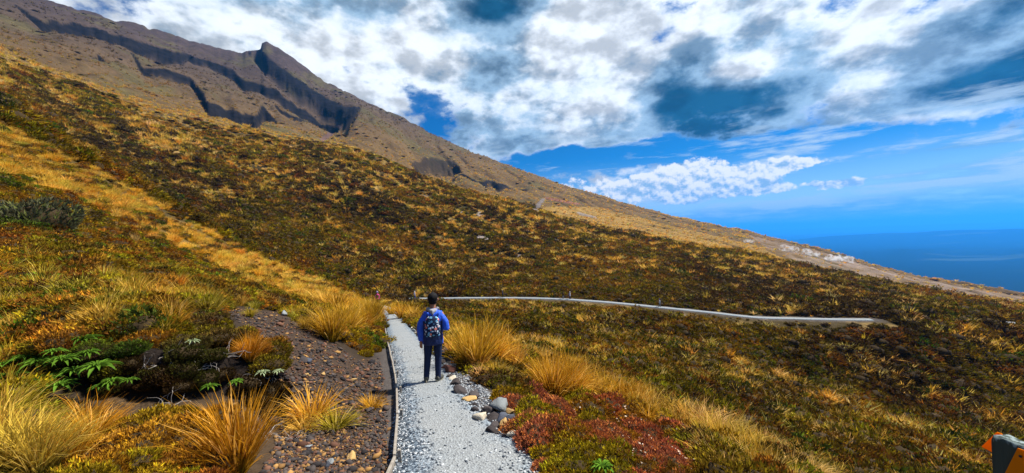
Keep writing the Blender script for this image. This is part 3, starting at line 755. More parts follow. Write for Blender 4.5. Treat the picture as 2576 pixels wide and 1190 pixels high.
# 1. opposite hillside and mountain flank: uncounted scrub and tussock
def far_cover():
    x, y, r = sample(34, 1080, 26000)
    z = height(x, y); sz = np.interp(np.log(r), np.log([34, 90, 200, 500, 1080]), [1.15, 1.35, 1.8, 2.6, 4.2]) * rng.uniform(.45, 1.6, len(x)) ** 1.5 * (1 + 1.1 * fbm(x / 22, y / 22, 3, 99))
    nn = fbm(x / 9, y / 9, 3, 91); n2 = fbm(x / 32, y / 32, 3, 93); n4 = fbm(x / 110, y / 110, 3, 95)
    is_t = (rng.uniform(0, 1, len(x)) < np.clip(.17 + .9 * nn + 1.6 * fbm((x * .5 + y * .85) / 5, (y * .5 - x * .85) / 34, 3, 97) + .25 * sstep(r, 130, 260) + .45 * grid_at(gold * 1.0, x, y) + .25 * sstep(r, 260, 400), .06, .95))
    keepp = rng.uniform(0, 1, len(x)) > grid_at(barren, x, y)
    dp = grid_at(d_path, x, y); keepp &= dp > np.where(grid_at(d_near, x, y) < 3, .45, 1.0) + .75 * sz
    keepp &= rng.uniform(0, 1, len(x)) < np.clip(.18 + (r / 60) ** 2 * .32, 0, 1)
    keepp &= rng.uniform(0, 1, len(x)) < np.where(r > 330, .55, 1)
    tp = np.arctan2(far_c[:, 0], far_c[:, 1]); o1 = np.argsort(tp); rp = np.interp(np.arctan2(x, y), tp[o1], np.hypot(far_c[:, 0], far_c[:, 1])[o1])
    front = (np.minimum(grid_at(d_far, x, y), grid_at(d_far2, x, y)) < 5.0) & (r < rp + 1); keepp &= ~(front & (rng.uniform(0, 1, len(x)) < .78)); sz = np.where(front, sz * .5, sz)
    uu_, vv_ = project(np.c_[x, y, z]); keepp &= ~((r < 62) & (uu_ < 985) & (vv_ > np.interp(uu_, [-60, 250, 430, 620, 760, 900, 985], [262, 408, 518, 630, 680, 740, 772])))
    keepp &= ~((r > 330) & ~is_t & (rng.uniform(0, 1, len(x)) < .93))
    keepp &= visible(x, y, z, r, sz * .5)
    return x, y, z, r, sz, nn, n2, n4, keepp, is_t
x, y, z, r, sz, nn, n2, n4, keepp, is_t = far_cover()
m = keepp & is_t; n = m.sum()
k = np.where(rng.uniform(0, 1, n) < .55, 1, np.where(rng.uniform(0, 1, n) < .5, 0, 4)); tt = jitter(TINT_T, k)
hi_ = sstep(z[m], 60, 330) * sstep(r[m], 260, 420); tt = tt * (1 - hi_[:, None]) + np.array((.13, .082, .033)) * rng.uniform(.7, 1.3, (n, 1)) * hi_[:, None]
tt = np.minimum(tt * 1.15, .9); s1 = sz[m] * np.where(r[m] > 300, .55, .76)
scatter('tussock_cover', np.c_[x[m], y[m], z[m] - .05 * s1], np.c_[s1, s1, s1 * rng.uniform(.8, 1.1, n)], rng.uniform(0, 6.28, n), tt, TUS_FAR,
        'countless pale golden tussocks dotted over the far hillside and mountain flank', 'grass')
m = keepp & ~is_t; n = m.sum(); q = n2[m] + .6 * nn[m] + rng.normal(0, .12, n)
k = np.where(q < -.16, 4, np.where(q < -.09, 0, np.where(q < .06, 2, np.where(q < .20, 3, 1)))); k = np.where(rng.uniform(0, 1, n) < .05, 5, k)
tt = jitter(TINT_H, k) * (1 - .30 * (1 - sstep(r[m], 150, 300)))[:, None]; hi_ = sstep(z[m], 40, 300) * sstep(r[m], 260, 420); tt = tt * (1 - hi_[:, None]) + np.array((.060, .042, .026)) * rng.uniform(.6, 1.3, (n, 1)) * hi_[:, None]
s1 = sz[m] * 1.35
scatter('heath_cover', np.c_[x[m], y[m], z[m] - .02 * s1], np.c_[s1 * rng.uniform(.8, 1.4, n), s1, s1 * rng.uniform(.6, 1.0, n) * np.where(r[m] > 300, .5, 1)], rng.uniform(0, 6.28, n), tt, HEA_FAR,
        'low rust and olive heath scrub blanketing the opposite hillside', 'scrub')
print('far cover', keepp.sum())

# ------------------------------------------------------------------ 2. the bank beside the trail
SC = lambda pos: pos.y / F                                   # metres per measured unit at that depth
counts = {'tussock': 0, 'heath': 0}
def put_tussock(u, v, h, k, label, group=None, kind='big', squash=1.0, tint=None):
    p = ground(u, v); s = h * SC(p) / .92
    me = {'big': TUS_BIG, 'mid': TUS_MID, 'low': TUS_MAT}[kind]
    counts['tussock'] += 1
    if group: label = TNAME[k].join(('', ' ')) + label if TNAME[k].split('-')[-1] not in label else label
    return plant('tussock', random.choice(me), p, s, random.uniform(0, 6.28), jitter(TINT_T, np.array([k]), .08)[0] if tint is None else tint, label, 'grass tussock', group, s * squash)
def put_heath(u, v, w, k, label, group=None, kind='big', sq=1.0, tint=None):
    p = ground(u, v); s = w * SC(p); counts['heath'] += 1
    return plant('heath_shrub', random.choice(HEA_BIG if kind == 'big' else HEA_MID), p, s, random.uniform(0, 6.28), jitter(TINT_H, np.array([k]), .12)[0] if tint is None else tint, label, 'shrub', group, s * sq)
random.seed(5)
G1 = 'golden tussocks edging the downhill side of the trail'
for a in [(1196,928,122,0,'tall golden tussock by the path edging stones, foremost of its clump'), (1240,926,112,0,'tall golden tussock arching out behind the foremost tussock beside the path stones'),
          (1288,934,78,1,'smaller straw tussock at the downhill end of the clump beside the path stones'), (1395,1008,120,0,'tall upright golden tussock rising out of the red heath'),
          (1438,1004,108,0,'golden tussock leaning against the tall upright one above the red heath'), (1484,1008,84,1,'straw tussock with drooping tips at the top edge of the red heath')]:
    put_tussock(*a)
for u, v, h in [(1520,1012,78),(1560,1022,82),(1602,1032,74),(1640,1046,70),(1690,1062,74),(1330,945,48),(1360,955,52),(1545,1005,60),(1590,1012,55)]:
    put_tussock(u, v, h, random.choice([0, 1]), 'straw tussock in the row along the upper edge of the red heath', 'straw tussocks along the red heath', 'mid')
for u, v, h in [(1735,1090,88),(1780,1108,96),(1822,1132,98),(1868,1152,88),(1915,1172,78),(1760,1072,60),(1850,1120,60),(1960,1188,60),(1700,1085,62)]:
    put_tussock(u, v, h, random.choice([1, 1, 4]), 'pale dry tussock on the steep edge where the bank falls into the gully', 'dry tussocks on the gully edge', 'mid')
for u, v, h in [(1150,846,42),(1122,832,36),(1010,803,46),(985,793,32),(1042,806,42),(1030,796,34),(1175,852,38),(1000,785,26),(1065,812,34)]:
    put_tussock(u, v, h, 0, 'golden tussock beside the bend where the path drops out of sight', 'tussocks at the path bend', 'mid')
for u, v, h in [(1262,962,52),(1300,968,46),(1238,948,40)]:
    put_tussock(u, v, h, 3, 'low yellow-green tussock spreading at the foot of the tall golden clump', 'low tussocks below the tall clump', 'low', .8)
for a in [(833,858,92,0,'big golden tussock on the crumbling bank above the trail'), (873,846,88,0,'golden tussock next to the big one on the crumbling bank'),
          (930,822,78,0,'rounded golden tussock overhanging the timber path edging'), (912,838,58,2,'orange tussock squeezed beneath the rounded golden one by the edging'),
          (595,1186,180,2,'large orange-gold tussock with long arching blades in front of the bare hollow'), (629,908,66,2,'narrow orange tussock at the end of the peat bank')]:
    put_tussock(*a)
for u, v, h in [(816,772,52),(846,786,58),(790,800,46),(760,775,46),(880,790,50),(905,790,42),(925,790,36),(855,812,50),(770,830,40)]:
    put_tussock(u, v, h, random.choice([0, 0, 1]), 'golden tussock crowding the bank above the timber edging', 'tussocks above the edging', 'mid')
put_tussock(782, 1056, 92, 0, 'spreading golden tussock mat lying on the bare scoria slope', kind='low')
put_tussock(842, 1078, 74, 3, 'yellow-green tussock mat on the scoria slope', kind='low', squash=.8)
put_tussock(764, 1082, 50, 1, 'small splayed straw tussock below the mats on the scoria', kind='low')
put_tussock(935, 1028, 44, 0, 'small lone golden tussock near the timber edging', kind='low')
for u, v, h, kd, lab in [(20,1195,165,'big','tallest straw tussock of tangled blades below the green rosettes'),(95,1200,160,'big','straw tussock leaning against the tallest tangled one'),(170,1175,120,'big','straw tussock next to the bare hollow, lowest of the tangled group'),(-40,1165,170,'big','straw tussock at the outer end of the tangled group'),(60,1130,110,'mid','straw tussock behind the tallest tangled one, right under the rosettes')]:
    put_tussock(u, v, h, random.choice([1, 1, 0]), lab, None, kd)
for u, v, h in [(225,1105,90),(255,1090,70),(215,1060,80)]:
    put_tussock(u, v, h, 2, 'low orange tussock beside the bare brown hollow', 'orange tussocks by the hollow', 'low')
for u, v, h in [(533,768,50),(629,798,34),(448,764,40),(368,736,52),(500,742,54),(420,700,54),(640,780,30),(585,780,34)]:
    put_tussock(u, v, h, 3, 'rounded yellow-green tussock on the stony slope above the peat bank', 'yellow-green tussocks above the bank', 'mid', .85)
for u, v, h in [(110,800,56),(180,795,60),(250,805,52),(60,775,54),(300,795,46),(0,765,56),(205,760,44),(350,800,40)]:
    put_tussock(u, v, h, random.choice([3, 3, 1]), 'soft yellow-green tussock in the thick sward above the rosettes', 'yellow-green sward tussocks', 'mid', .9)

# red heath with dry flower heads
def flowers(host, n, seed):
    g = np.random.default_rng(seed); d = g.normal(0, 1, (n, 3)); d[:, 2] = np.abs(d[:, 2]) + .3; d /= np.linalg.norm(d, axis=1)[:, None]
    c_ = d * .46 * np.array([1, 1, .8]); bm = bmesh.new(); bmesh.ops.create_icosphere(bm, subdivisions=1, radius=1)
    cv = np.array([v.co[:] for v in bm.verts]); cf = np.array([[v.index for v in f.verts] for f in bm.faces]); bm.free()
    V_ = (c_[:, None] + cv[None] * g.uniform(.020, .034, (n, 1, 1))).reshape(-1, 3); t3 = (cf[None] + (np.arange(n) * len(cv))[:, None, None]).reshape(-1, 3)
    me = np_mesh('flower_heads', V_, None, t3); me.materials.append(M_flower); o_ = link(bpy.data.objects.new('flower_heads', me), host); o_['kind'] = 'stuff'
POLY_RED = [(1262,990),(1380,1008),(1500,1025),(1640,1045),(1720,1095),(1870,1195),(1800,1250),(1420,1250),(1345,1110),(1300,1050)]
cand = [(random.uniform(1260, 1860), random.uniform(985, 1250)) for _ in range(900)]; put = []
for u, v in cand:
    if not inpoly(np.array(u), np.array(v), POLY_RED): continue
    if any(abs(u - a) < 34 and abs(v - b) < 21 for a, b in put): continue
    put.append((u, v))
put.sort(key=lambda q: q[1])
for i, (u, v) in enumerate(put):
    low = v > 1120 + (u - 1400) * .12 and u < 1560; edge_y = (u - 1400) / (v - 900) < .6
    yel = (low and random.random() < .7) or random.random() < .12
    k = 3 if yel else random.choice([6, 6, 0, 6, 1])
    lab = 'mustard-yellow heath hummock at the gravel edge of the red heath' if yel else HNAME[k] + ' heath hummock in the carpet sloping from the stone pile to the gully'
    o_ = put_heath(u, v + 8, random.uniform(85, 125), k, lab, 'mustard hummocks in the red heath' if yel else 'red heath hummocks', sq=random.uniform(.7, 1.0))
    if not yel and u > 1420 and random.random() < .6: flowers(o_, 20, i)
# rust heath in the foreground left of the scoria, mossy lip of the peat bank, and single bushes
cand = [(random.uniform(200, 540), random.uniform(1050, 1250)) for _ in range(300)]; put = []
for u, v in cand:
    if not inpoly(np.array(u), np.array(v), [(200,1250),(260,1120),(340,1085),(440,1072),(525,1072),(540,1250)]): continue
    if any(abs(u - a) < 50 and abs(v - b) < 30 for a, b in put): continue
    put.append((u, v)); hk_ = random.choice([1, 1, 0, 3]); put_heath(u, v, random.uniform(110, 150), hk_, HNAME[hk_] + ' heath hummock around the large arching tussock', 'orange heath hummocks', sq=random.uniform(.8, 1.1))
for i in range(46):
    u = random.uniform(90, 700); lv = np.interp(u, [90, 330, 480, 600, 700], [880, 868, 866, 880, 940]); v = lv + random.uniform(-45, 12)
    hk_ = random.choice([2, 4, 3, 1, 0]); put_heath(u, v, random.uniform(60, 110), hk_, HNAME[hk_] + ' mossy heath hummock on the overhanging lip of the peat bank', 'heath on the peat lip', sq=random.uniform(.7, 1.1))
for i in range(34):
    u = random.uniform(240, 715); lv = np.interp(u, [90, 330, 480, 600, 700], [890, 880, 880, 900, 950]); v = lv + random.uniform(10, 100)
    if u < 520 and v > 985: continue
    put_heath(u, v, random.uniform(40, 80), random.choice([4, 4, 0, 2]), ['brown', 'reddish', 'olive'][i % 3] + ' twiggy heath hanging down the face of the peat bank', 'twiggy heath on the peat face', sq=random.uniform(.8, 1.2), tint=np.array([(.045, .026, .012), (.06, .03, .012), (.05, .045, .012)][i % 3]))
put_heath(1945, 1205, 95, 5, 'bright green leafy bush at the foot of the dry gully-edge tussocks', tint=np.array((.07, .16, .018)))
put_heath(1905, 1200, 70, 5, 'small bright green bush next to the leafy one on the gully edge', tint=np.array((.08, .17, .02)))
put_heath(70, 575, 170, 5, 'large grey-green bush high on the bank', tint=np.array((.105, .105, .055)), sq=1.0)
put_heath(1150, 838, 60, 0, 'rust heath cushion behind the boy beside the first golden tussock', tint=np.array((.26, .10, .03)))
put_heath(1130, 852, 52, 1, 'orange-flecked heath cushion bordering the path stones')
put_heath(1275, 952, 60, 4, 'grey-brown dead heath cushion at the foot of the tall golden tussock', tint=np.array((.10, .08, .055)))
for u, v, w in [(905,872,52),(930,868,44),(885,862,50),(920,895,40),(945,885,34)]:
    put_heath(u, v, w, 3, 'yellow-speckled heath spilling over the crumbling bank by the edging', 'yellow heath by the edging')

for i in range(26):
    u = random.uniform(-10, 330); v = random.uniform(850, 985) if u < 180 else random.uniform(840, 940)
    k = random.choice([5, 5, 2, 3]); put_heath(u, v, random.uniform(60, 95), k, ['dark', 'leafy', 'low'][i % 3] + ' ' + HNAME[k] + ' shrub between the green rosettes', 'shrubs among the rosettes', sq=random.uniform(.7, 1.0), tint=[np.array((.05, .075, .014)), np.array((.085, .10, .012)), np.array((.12, .10, .012))][i % 3])
# rosettes of broad green leaves
for i, (u, v, w, pale) in enumerate([(210,858,80,0),(100,916,84,0),(158,908,72,0),(246,926,88,0),(30,950,78,0),(112,958,76,0),(150,972,80,0),(283,962,60,0),(136,886,48,0),(327,958,40,0),(172,1192,84,0),(60,905,70,0),(190,935,70,0),(225,890,56,0),(75,975,70,0),(255,975,56,0),(5,920,70,0),
                                     (314,828,62,1),(485,860,36,1),(527,974,44,0),(661,938,36,1),(595,962,40,0),(564,842,34,1),(700,935,30,1),(1376,1026,56,0),(1515,1176,70,0),(1700,1120,50,0)]):
    p = ground(u, v); s = w * SC(p) * 1.05
    lab = 'pale silvery rosette of pointed leaves on the peat bank' if pale else ('bright green rosette of broad pointed leaves below the mossy lip of the bank' if u < 500 else ('small green rosette on the dark peat face' if u < 800 else 'green strap-leaved rosette poking out of the red heath'))
    plant('rosette_plant', random.choice(ROS), p * .93, s, random.uniform(0, 6.28), (.30, .36, .20) if pale else np.array((.10, .20, .020)) * random.uniform(.7, 1.2),
          lab, 'plant', 'silvery rosettes' if pale else ('green rosettes on the bank' if u < 500 else ('small rosettes on the peat face' if u < 800 else 'rosettes in the red heath')), sink=0)

# ---- random fill of the bank; the largest become plants of their own, the rest ground cover
x, y, r = sample(2.4, 68, 5600); z = height(x, y); uu, vv = project(np.c_[x, y, z]); 
leftp = [(-60,235),(250,380),(430,495),(620,612),(760,668),(900,732),(985,768),(955,850),(930,880),(900,885),(800,830),(700,780),(560,765),(500,840),(120,880),(-60,1260)]
rightp = [(985,775),(1060,790),(1130,835),(1250,880),(1450,905),(1600,950),(1720,1030),(1850,1090),(2000,1150),(2150,1250),(1840,1250),(1700,1090),(1500,1020),(1260,985),(1140,900),(1080,850)]
far_r = (uu > 980) & (r > 12) & (grid_at(d_path, x, y) > .3)
inl = inpoly(uu, vv, leftp); inr = inpoly(uu, vv, rightp) | far_r
ok = (inl | inr) & (grid_at(d_path, x, y) > .25) & visible(x, y, z, r, .3) & (grid_at(bank_mask, x, y) < .2)
ok &= rng.uniform(0, 1, len(x)) < np.clip((r / 17) ** 1.1, .10, 1)
x, y, z, r, uu, vv, inl = (a[ok] for a in (x, y, z, r, uu, vv, inl))
band = inpoly(uu, vv, [(-60,300),(160,375),(340,470),(560,590),(700,665),(900,735),(985,770),(985,800),(880,800),(700,745),(520,668),(330,575),(150,490),(-60,430)])
stripe = sstep(fbm(uu / 90, vv / 22, 3, 33), -.06, .10)
pt = np.where(band, .45 + .5 * stripe, np.where(inl & (vv > 690), .30, np.where(inl, .15, .42)))
is_t = rng.uniform(0, 1, len(x)) < pt
size = np.where(band & is_t, 1.4, 1.0) * np.where(is_t, rng.uniform(.28, .66, len(x)), rng.uniform(.5, 1.2, len(x))) * np.interp(r, [3, 10, 40], [.55, .85, 1.15])
prj = size / y
tk = np.where(band, rng.choice([0, 1, 1], len(x)), np.where(inl & (vv > 640), rng.choice([3, 3, 1, 0], len(x)), rng.choice([0, 1, 4], len(x))))
hk = np.where(inl, rng.choice([0, 0, 1, 1, 2, 3, 3, 4, 5], len(x)), rng.choice([2, 4, 0, 3, 2], len(x)))
tt_, th_ = jitter(TINT_T, tk), jitter(TINT_H, hk); tt_ = np.where(band[:, None], np.minimum(tt_ * 1.2, .9), tt_)
for kind, mask in (('tussock', is_t), ('heath', ~is_t)):
    ids = np.where(mask)[0]; ids = ids[np.argsort(-prj[ids])]; room = 296 - counts[kind]; own, rest = ids[:room], ids[room:]
    for i in own:
        yaw = random.uniform(0, 6.28); pos = (x[i], y[i], z[i])
        if kind == 'tussock':
            if band[i]: lab, grp = 'golden tussock in the bright band along the crest of the uphill bank', 'golden tussocks on the bank crest'
            elif inl[i]: lab, grp = 'scattered olive-straw tussock among the heath of the uphill bank', 'scattered tussocks on the uphill bank'
            else: lab, grp = 'small tan tussock on the slope dropping from the trail to the gully', 'tussocks on the gully slope'
            lab = ('small ' if size[i] < .42 else ('large ' if size[i] > .62 else 'middling ')) + TNAME[tk[i]] + lab[lab.index(' tussock'):]
            plant('tussock', TUS_MID[i % 4], pos, size[i], yaw, tt_[i], lab, 'grass tussock', grp)
        else:
            if inl[i]: lab, grp = 'rust and olive heath cushion on the uphill bank', 'heath cushions on the uphill bank'
            else: lab, grp = 'dark olive heath cushion on the slope dropping into the gully', 'heath cushions on the gully slope'
            lab = ('small ' if size[i] < .65 else ('broad ' if size[i] > .95 else 'middling ')) + HNAME[hk[i]] + lab[lab.index(' heath'):]
            plant('heath_shrub', HEA_MID[i % 4] if r[i] > 7 else HEA_BIG[i % 3], pos, size[i], yaw, th_[i], lab, 'shrub', grp, size[i] * random.uniform(.6, 1.0))
    if len(rest):
        s1 = size[rest]
        scatter('bank_' + kind + '_cover', np.c_[x[rest], y[rest], z[rest] - .02], np.c_[s1, s1, s1 * rng.uniform(.6, 1.0, len(rest))], rng.uniform(0, 6.28, len(rest)), (tt_ if kind == 'tussock' else th_)[rest], TUS_MID if kind == 'tussock' else HEA_MID,
                'small golden tussocks filling the gaps on the bank' if kind == 'tussock' else 'low heath filling the gaps on the bank', 'grass' if kind == 'tussock' else 'scrub')
    print(kind, counts[kind], len(own), len(rest))

# ------------------------------------------------------------------ 3. stones and gravel
M_gravel, o = new_mat('loose_gravel'); rn = objrand(); principled(o, mixc(smooth(rn, .15, .95), (.045, .060, .080), (.44, .46, .47)), .85, .25)
M_peb_o, o = new_mat('pebble_ochre'); principled(o, mixc(objrand(), (.09, .045, .018), (.36, .20, .065)), .9, .15)
M_peb_d, o = new_mat('pebble_dark'); principled(o, mixc(objrand(), (.016, .014, .015), (.085, .068, .060)), .9, .2)
M_peb_r, o = new_mat('pebble_red'); principled(o, mixc(objrand(), (.06, .028, .018), (.16, .08, .05)), .9, .15)
def pebbles(mat, n, s0): return [stone_mesh('pebble', s0 + i, 1, .2, .6, mat, 4) for i in range(n)]
def along(n, ymin, ymax, lo, hi, pw):
    k = rng.uniform(0, 1, n) ** pw; yy = ymin + (ymax - ymin) * k; f = rng.uniform(lo, hi, n)
    xl = np.interp(yy, near_l[:, 1], near_l[:, 0]); xr = np.interp(yy, near_r[:, 1], near_r[:, 0]); return xl + (xr - xl) * f, yy, f
px_, py_, f = along(17000, 2.6, 11.5, -.05, 1.25, 1.4)
wear = np.sin(np.clip(f, 0, 1) * math.pi); k = rng.uniform(0, 1, len(px_)) < np.clip(1.05 - 1.15 * wear + .5 * fbm(px_ / .5, py_ / .5, 3, 3), .05, 1); px_, py_, f = px_[k], py_[k], f[k]
zp = np.interp(py_, near_l[:, 1], near_l[:, 2]); zz = np.where((f > 0) & (f < 1), zp + .02 * np.sin(np.clip(f, 0, 1) * math.pi) + .002, height(px_, py_) + .004)
s1 = rng.uniform(.010, .028, len(px_))
scatter('path_gravel_chips', np.c_[px_, py_, zz], np.c_[s1 * 1.3, s1, s1], rng.uniform(0, 6.28, len(px_)), np.ones((len(px_), 3)), pebbles(M_gravel, 3, 400), 'loose blue-grey gravel chips strewn over the path surface', 'gravel')
n = 2600; uA = rng.uniform(1090, 1420, n); vA = rng.uniform(930, 1230, n); k = inpoly(uA, vA, [(1120,930),(1160,935),(1225,975),(1275,1010),(1310,1060),(1375,1140),(1430,1230),(1250,1230),(1200,1100)])
pa = np.array([ground(a, b)[:] for a, b in zip(uA[k], vA[k])]); s1 = rng.uniform(.012, .032, len(pa)); pa[:, 2] += .003
scatter('verge_gravel', pa, np.c_[s1 * 1.2, s1, s1], rng.uniform(0, 6.28, len(pa)), np.ones((len(pa), 3)), pebbles(M_gravel, 3, 410), 'loose gravel spread between the edging stones and the heath', 'gravel')
n = 13000; uA = rng.uniform(560, 985, n); vA = 765 + (1240 - 765) * rng.uniform(0, 1, n) ** .8
k = inpoly(uA, vA, [(560,772),(700,788),(800,838),(900,908),(955,900),(975,1000),(975,1240),(640,1240),(705,1080),(720,1010),(690,915),(640,850)]) | (inpoly(uA, vA, [(520,1000),(700,1000),(700,1060),(520,1060)]) & (rng.uniform(0, 1, n) < .3))
uA, vA = uA[k], vA[k]; pa = np.array([ground(a, b)[:] for a, b in zip(uA, vA)]); s1 = rng.gamma(1.4, .011, len(pa)) + .010; s1 = np.minimum(s1, .11) * np.clip(pa[:, 1] / 5.0, 1, 2.0); pa[:, 2] += .15 * s1
prot = pebbles(M_peb_d, 4, 420) + pebbles(M_peb_r, 2, 430) + pebbles(M_peb_o, 3, 440)
oc = vA > 1060
for nm, kk, pr, lb in (('scoria_rubble', ~oc, prot[:6] + prot[6:7], 'dark volcanic rubble covering the crumbling slope above the edging'), ('ochre_rubble', oc, prot[6:8] + prot[:3] + prot[4:6], 'ochre and brown pebbles on the bare patch by the timber edging')):
    scatter(nm, pa[kk], np.c_[s1[kk] * 1.15, s1[kk], s1[kk]], rng.uniform(0, 6.28, kk.sum()), np.ones((kk.sum(), 3)), pr, lb, 'gravel', rng.uniform(-.5, .5, (kk.sum(), 2)))

SM = {}
def put_stone(u, v, w, mat, label, group=None, flat=.75, up=0.0, name='edging_stone'):
    key = (mat.name, random.randrange(4)); 
    if key not in SM: SM[key] = stone_mesh('stone_' + mat.name, hash(key[0]) % 1000 + key[1] if False else len(SM) + 500, 3, .10, .8, mat, 13)
    p = ground(u, v); s = w * SC(p) * 1.36
    o_ = link(bpy.data.objects.new(name, SM[key])); o_.location = (p.x, p.y, p.z + s * .24 * flat + up); o_.rotation_euler = (random.uniform(-.3, .3), random.uniform(-.3, .3), random.uniform(0, 6.28))
    o_.scale = (s, s * random.uniform(.8, 1.0), s * flat); tag(o_, label, 'stone', group); return o_
D, RD, OC, CR, GR, SL = M_scoria, M_scoria_red, M_ochre, M_cream, M_grey, M_slate
q = lambda x_, y_: (837 + x_ * .459, 644 + y_ * .459)
BORD = 'dark edging stones in the line beside the boy'; PILE = 'stones of the pile at the end of the edging'
for x_, y_, w, mt in [(618,545,80,D),(598,592,44,D),(640,640,74,RD),(612,622,40,RD),(660,682,40,CR),(682,712,62,D),(650,670,34,D),(704,762,74,D),(740,800,62,OC),(768,776,62,D),(772,830,44,D),(768,862,50,D),(640,575,44,D),(600,520,40,D),(585,500,34,D)]:
    put_stone(*q(x_, y_), w * .459, mt, {'scoria_dark': 'dark scoria edging stone in the line beside the boy', 'scoria_red': 'reddish scoria edging stone beside the boy', 'stone_cream': 'small cream stone tucked into the dark edging line', 'stone_ochre': 'ochre-faced stone leaning on the dark edging stones'}[mt.name],
              BORD if mt in (D, RD) else None)
put_stone(*q(810, 900), 34, CR, 'cream lichen-spotted stone between edging line and stone pile'); put_stone(*q(915, 850), 44, GR, 'large grey-brown boulder behind the stone pile', flat=.95)
put_stone(*q(884, 828), 26, RD, 'maroon stone leaning on the grey-brown boulder'); put_stone(*q(862, 860), 30, D, 'dark stone in front of the grey-brown boulder')
ps = [(872,902,58,D,0),(885,945,60,D,0),(884,975,54,D,0),(930,915,52,SL,.03),(972,892,44,OC,.06),(970,922,46,SL,.03),(1006,930,48,SL,0),(938,956,46,OC,.05),(962,948,42,D,.02),(996,956,42,OC,.05),(1040,950,50,OC,.03),(1018,968,42,GR,.06),(1056,985,46,OC,.04),
      (980,1000,50,CR,.02),(1020,1008,46,GR,.01),(1060,1014,46,SL,0),(946,1000,36,D,0),(1088,990,26,SL,0),(905,985,34,D,0),(1000,985,36,SL,0),(925,975,36,D,.01)]
for x_, y_, w, mt, up in ps:
    lab = {'scoria_dark': 'dark scoria stone in the pile at the end of the edging', 'stone_slate': 'blue-black slate stone in the pile beside the path', 'stone_ochre': 'ochre-yellow stone on top of the pile beside the path', 'stone_grey': 'smooth grey stone at the front of the pile beside the path', 'stone_cream': 'upright cream stone at the front of the pile beside the path'}[mt.name]
    put_stone(*q(x_, y_), w * .459, mt, lab, PILE + ', ' + mt.name.split('_')[-1] if mt is not CR else None, flat=.85, up=up)
q7 = lambda x_, y_: (933.8 + x_ * .2435, 708.4 + y_ * .2435)
for x_, y_, w, mt in [(172,278,26,GR),(196,288,28,GR),(188,318,30,GR),(214,332,24,CR),(238,362,34,GR),(268,380,36,CR),(300,390,34,CR),(330,400,44,CR),(372,422,44,D),(406,442,52,D),(398,470,46,D),(432,492,44,CR),(440,518,44,GR),(462,545,36,CR),(480,570,36,D),(500,600,40,D),(520,640,44,D),(150,268,22,GR),(160,300,22,D)]:
    put_stone(*q7(x_, y_), w * .2435, mt, {'stone_grey': 'small grey edging stone beyond the boy', 'stone_cream': 'small cream edging stone beyond the boy', 'scoria_dark': 'small dark edging stone beyond the boy'}[mt.name], 'small edging stones beyond the boy, ' + mt.name.split('_')[-1])
put_stone(*q7(115, 440), 10, D, 'lone dark stone at the far end of the timber edging')
q4 = lambda x_, y_: (450.8 + x_ * .3236, 805 + y_ * .3236)
for x_, y_, w, mt, lab in [(955,325,56,D,'dark angular rock half way up the scoria slope'),(1000,335,64,SL,'blue-black rock beside the dark angular one on the scoria slope'),(830,250,44,SL,'slate lump near the top of the scoria slope'),(990,440,44,OC,'round ochre lump on the dark scoria slope'),
                           (1352,478,40,OC,'flat ochre stone on the scoria near the edging'),(1340,1090,84,OC,'large ochre lump on the bare patch by the edging'),(1180,1120,56,GR,'pale grey stone on the bare ochre patch'),(1150,1145,50,SL,'dark stone touching the pale grey one'),
                           (1470,715,52,D,'dark lump below the lone tussock near the edging'),(1000,1000,50,GR,'angular grey stone below the tussock mats'),(765,800,88,D,'dark slab in the hollow at the foot of the peat bank'),(1120,430,40,OC,'small ochre stone on the upper scoria slope'),(1240,560,44,D,'dark stone in mid scoria slope'),(1420,600,40,SL,'dark blue stone on the lower scoria slope'),(1190,700,40,D,'dark stone between tussock mat and edging')]:
    put_stone(*q4(x_, y_), w * .3236, mt, lab, name='loose_rock')
for u, v, w, mt, lab in [(628,790,14,D,'round dark rock at the top edge of the bare slope'),(716,795,20,GR,'grey rock among straw at the top of the bare slope'),(770,800,20,GR,'second grey rock at the top of the bare slope, nearer the trail'),(405,1043,28,D,'flat dark rock lying in the bare hollow'),
                         (1350,975,22,GR,'grey stone between the golden tussocks'),(1385,968,26,D,'dark stone between the golden tussocks'),(1250,1010,16,RD,'red scoria lump at the tip of the red heath')]:
    put_stone(u, v, w, mt, lab, name='loose_rock')

# ------------------------------------------------------------------ 4. timber edging, marker post, twigs
def box_mesh(name, sx, sy, sz, mat, bevel=.004):
    bm = bmesh.new(); bmesh.ops.create_cube(bm, size=1); bmesh.ops.scale(bm, vec=(sx, sy, sz), verts=bm.verts)
    bmesh.ops.bevel(bm, geom=bm.edges[:], offset=bevel, segments=1, affect='EDGES'); me = bpy.data.meshes.new(name); bm.to_mesh(me); bm.free(); me.materials.append(mat); return me
edging = link(bpy.data.objects.new('timber_edging', None)); edging.location = (near_l[0, 0], near_l[0, 1], near_l[0, 2])
tag(edging, 'weathered timber boards edging the uphill side of the gravel path', 'edging')
plank_me = box_mesh('plank', 1.0, .028, .13, M_wood); peg_me = box_mesh('peg', .035, .035, .30, M_wood)
def child(name, me, parent, loc, rot, scale=(1, 1, 1)):
    o_ = link(bpy.data.objects.new(name, me), parent); o_.location = Vector(loc) - parent.location; o_.rotation_euler = rot; o_.scale = scale; return o_
i0 = int(np.argmin(np.abs(near_l[:, 1] - 1.2))); i1 = int(np.argmin(np.abs(near_l[:, 1] - 17.0))); a = i0
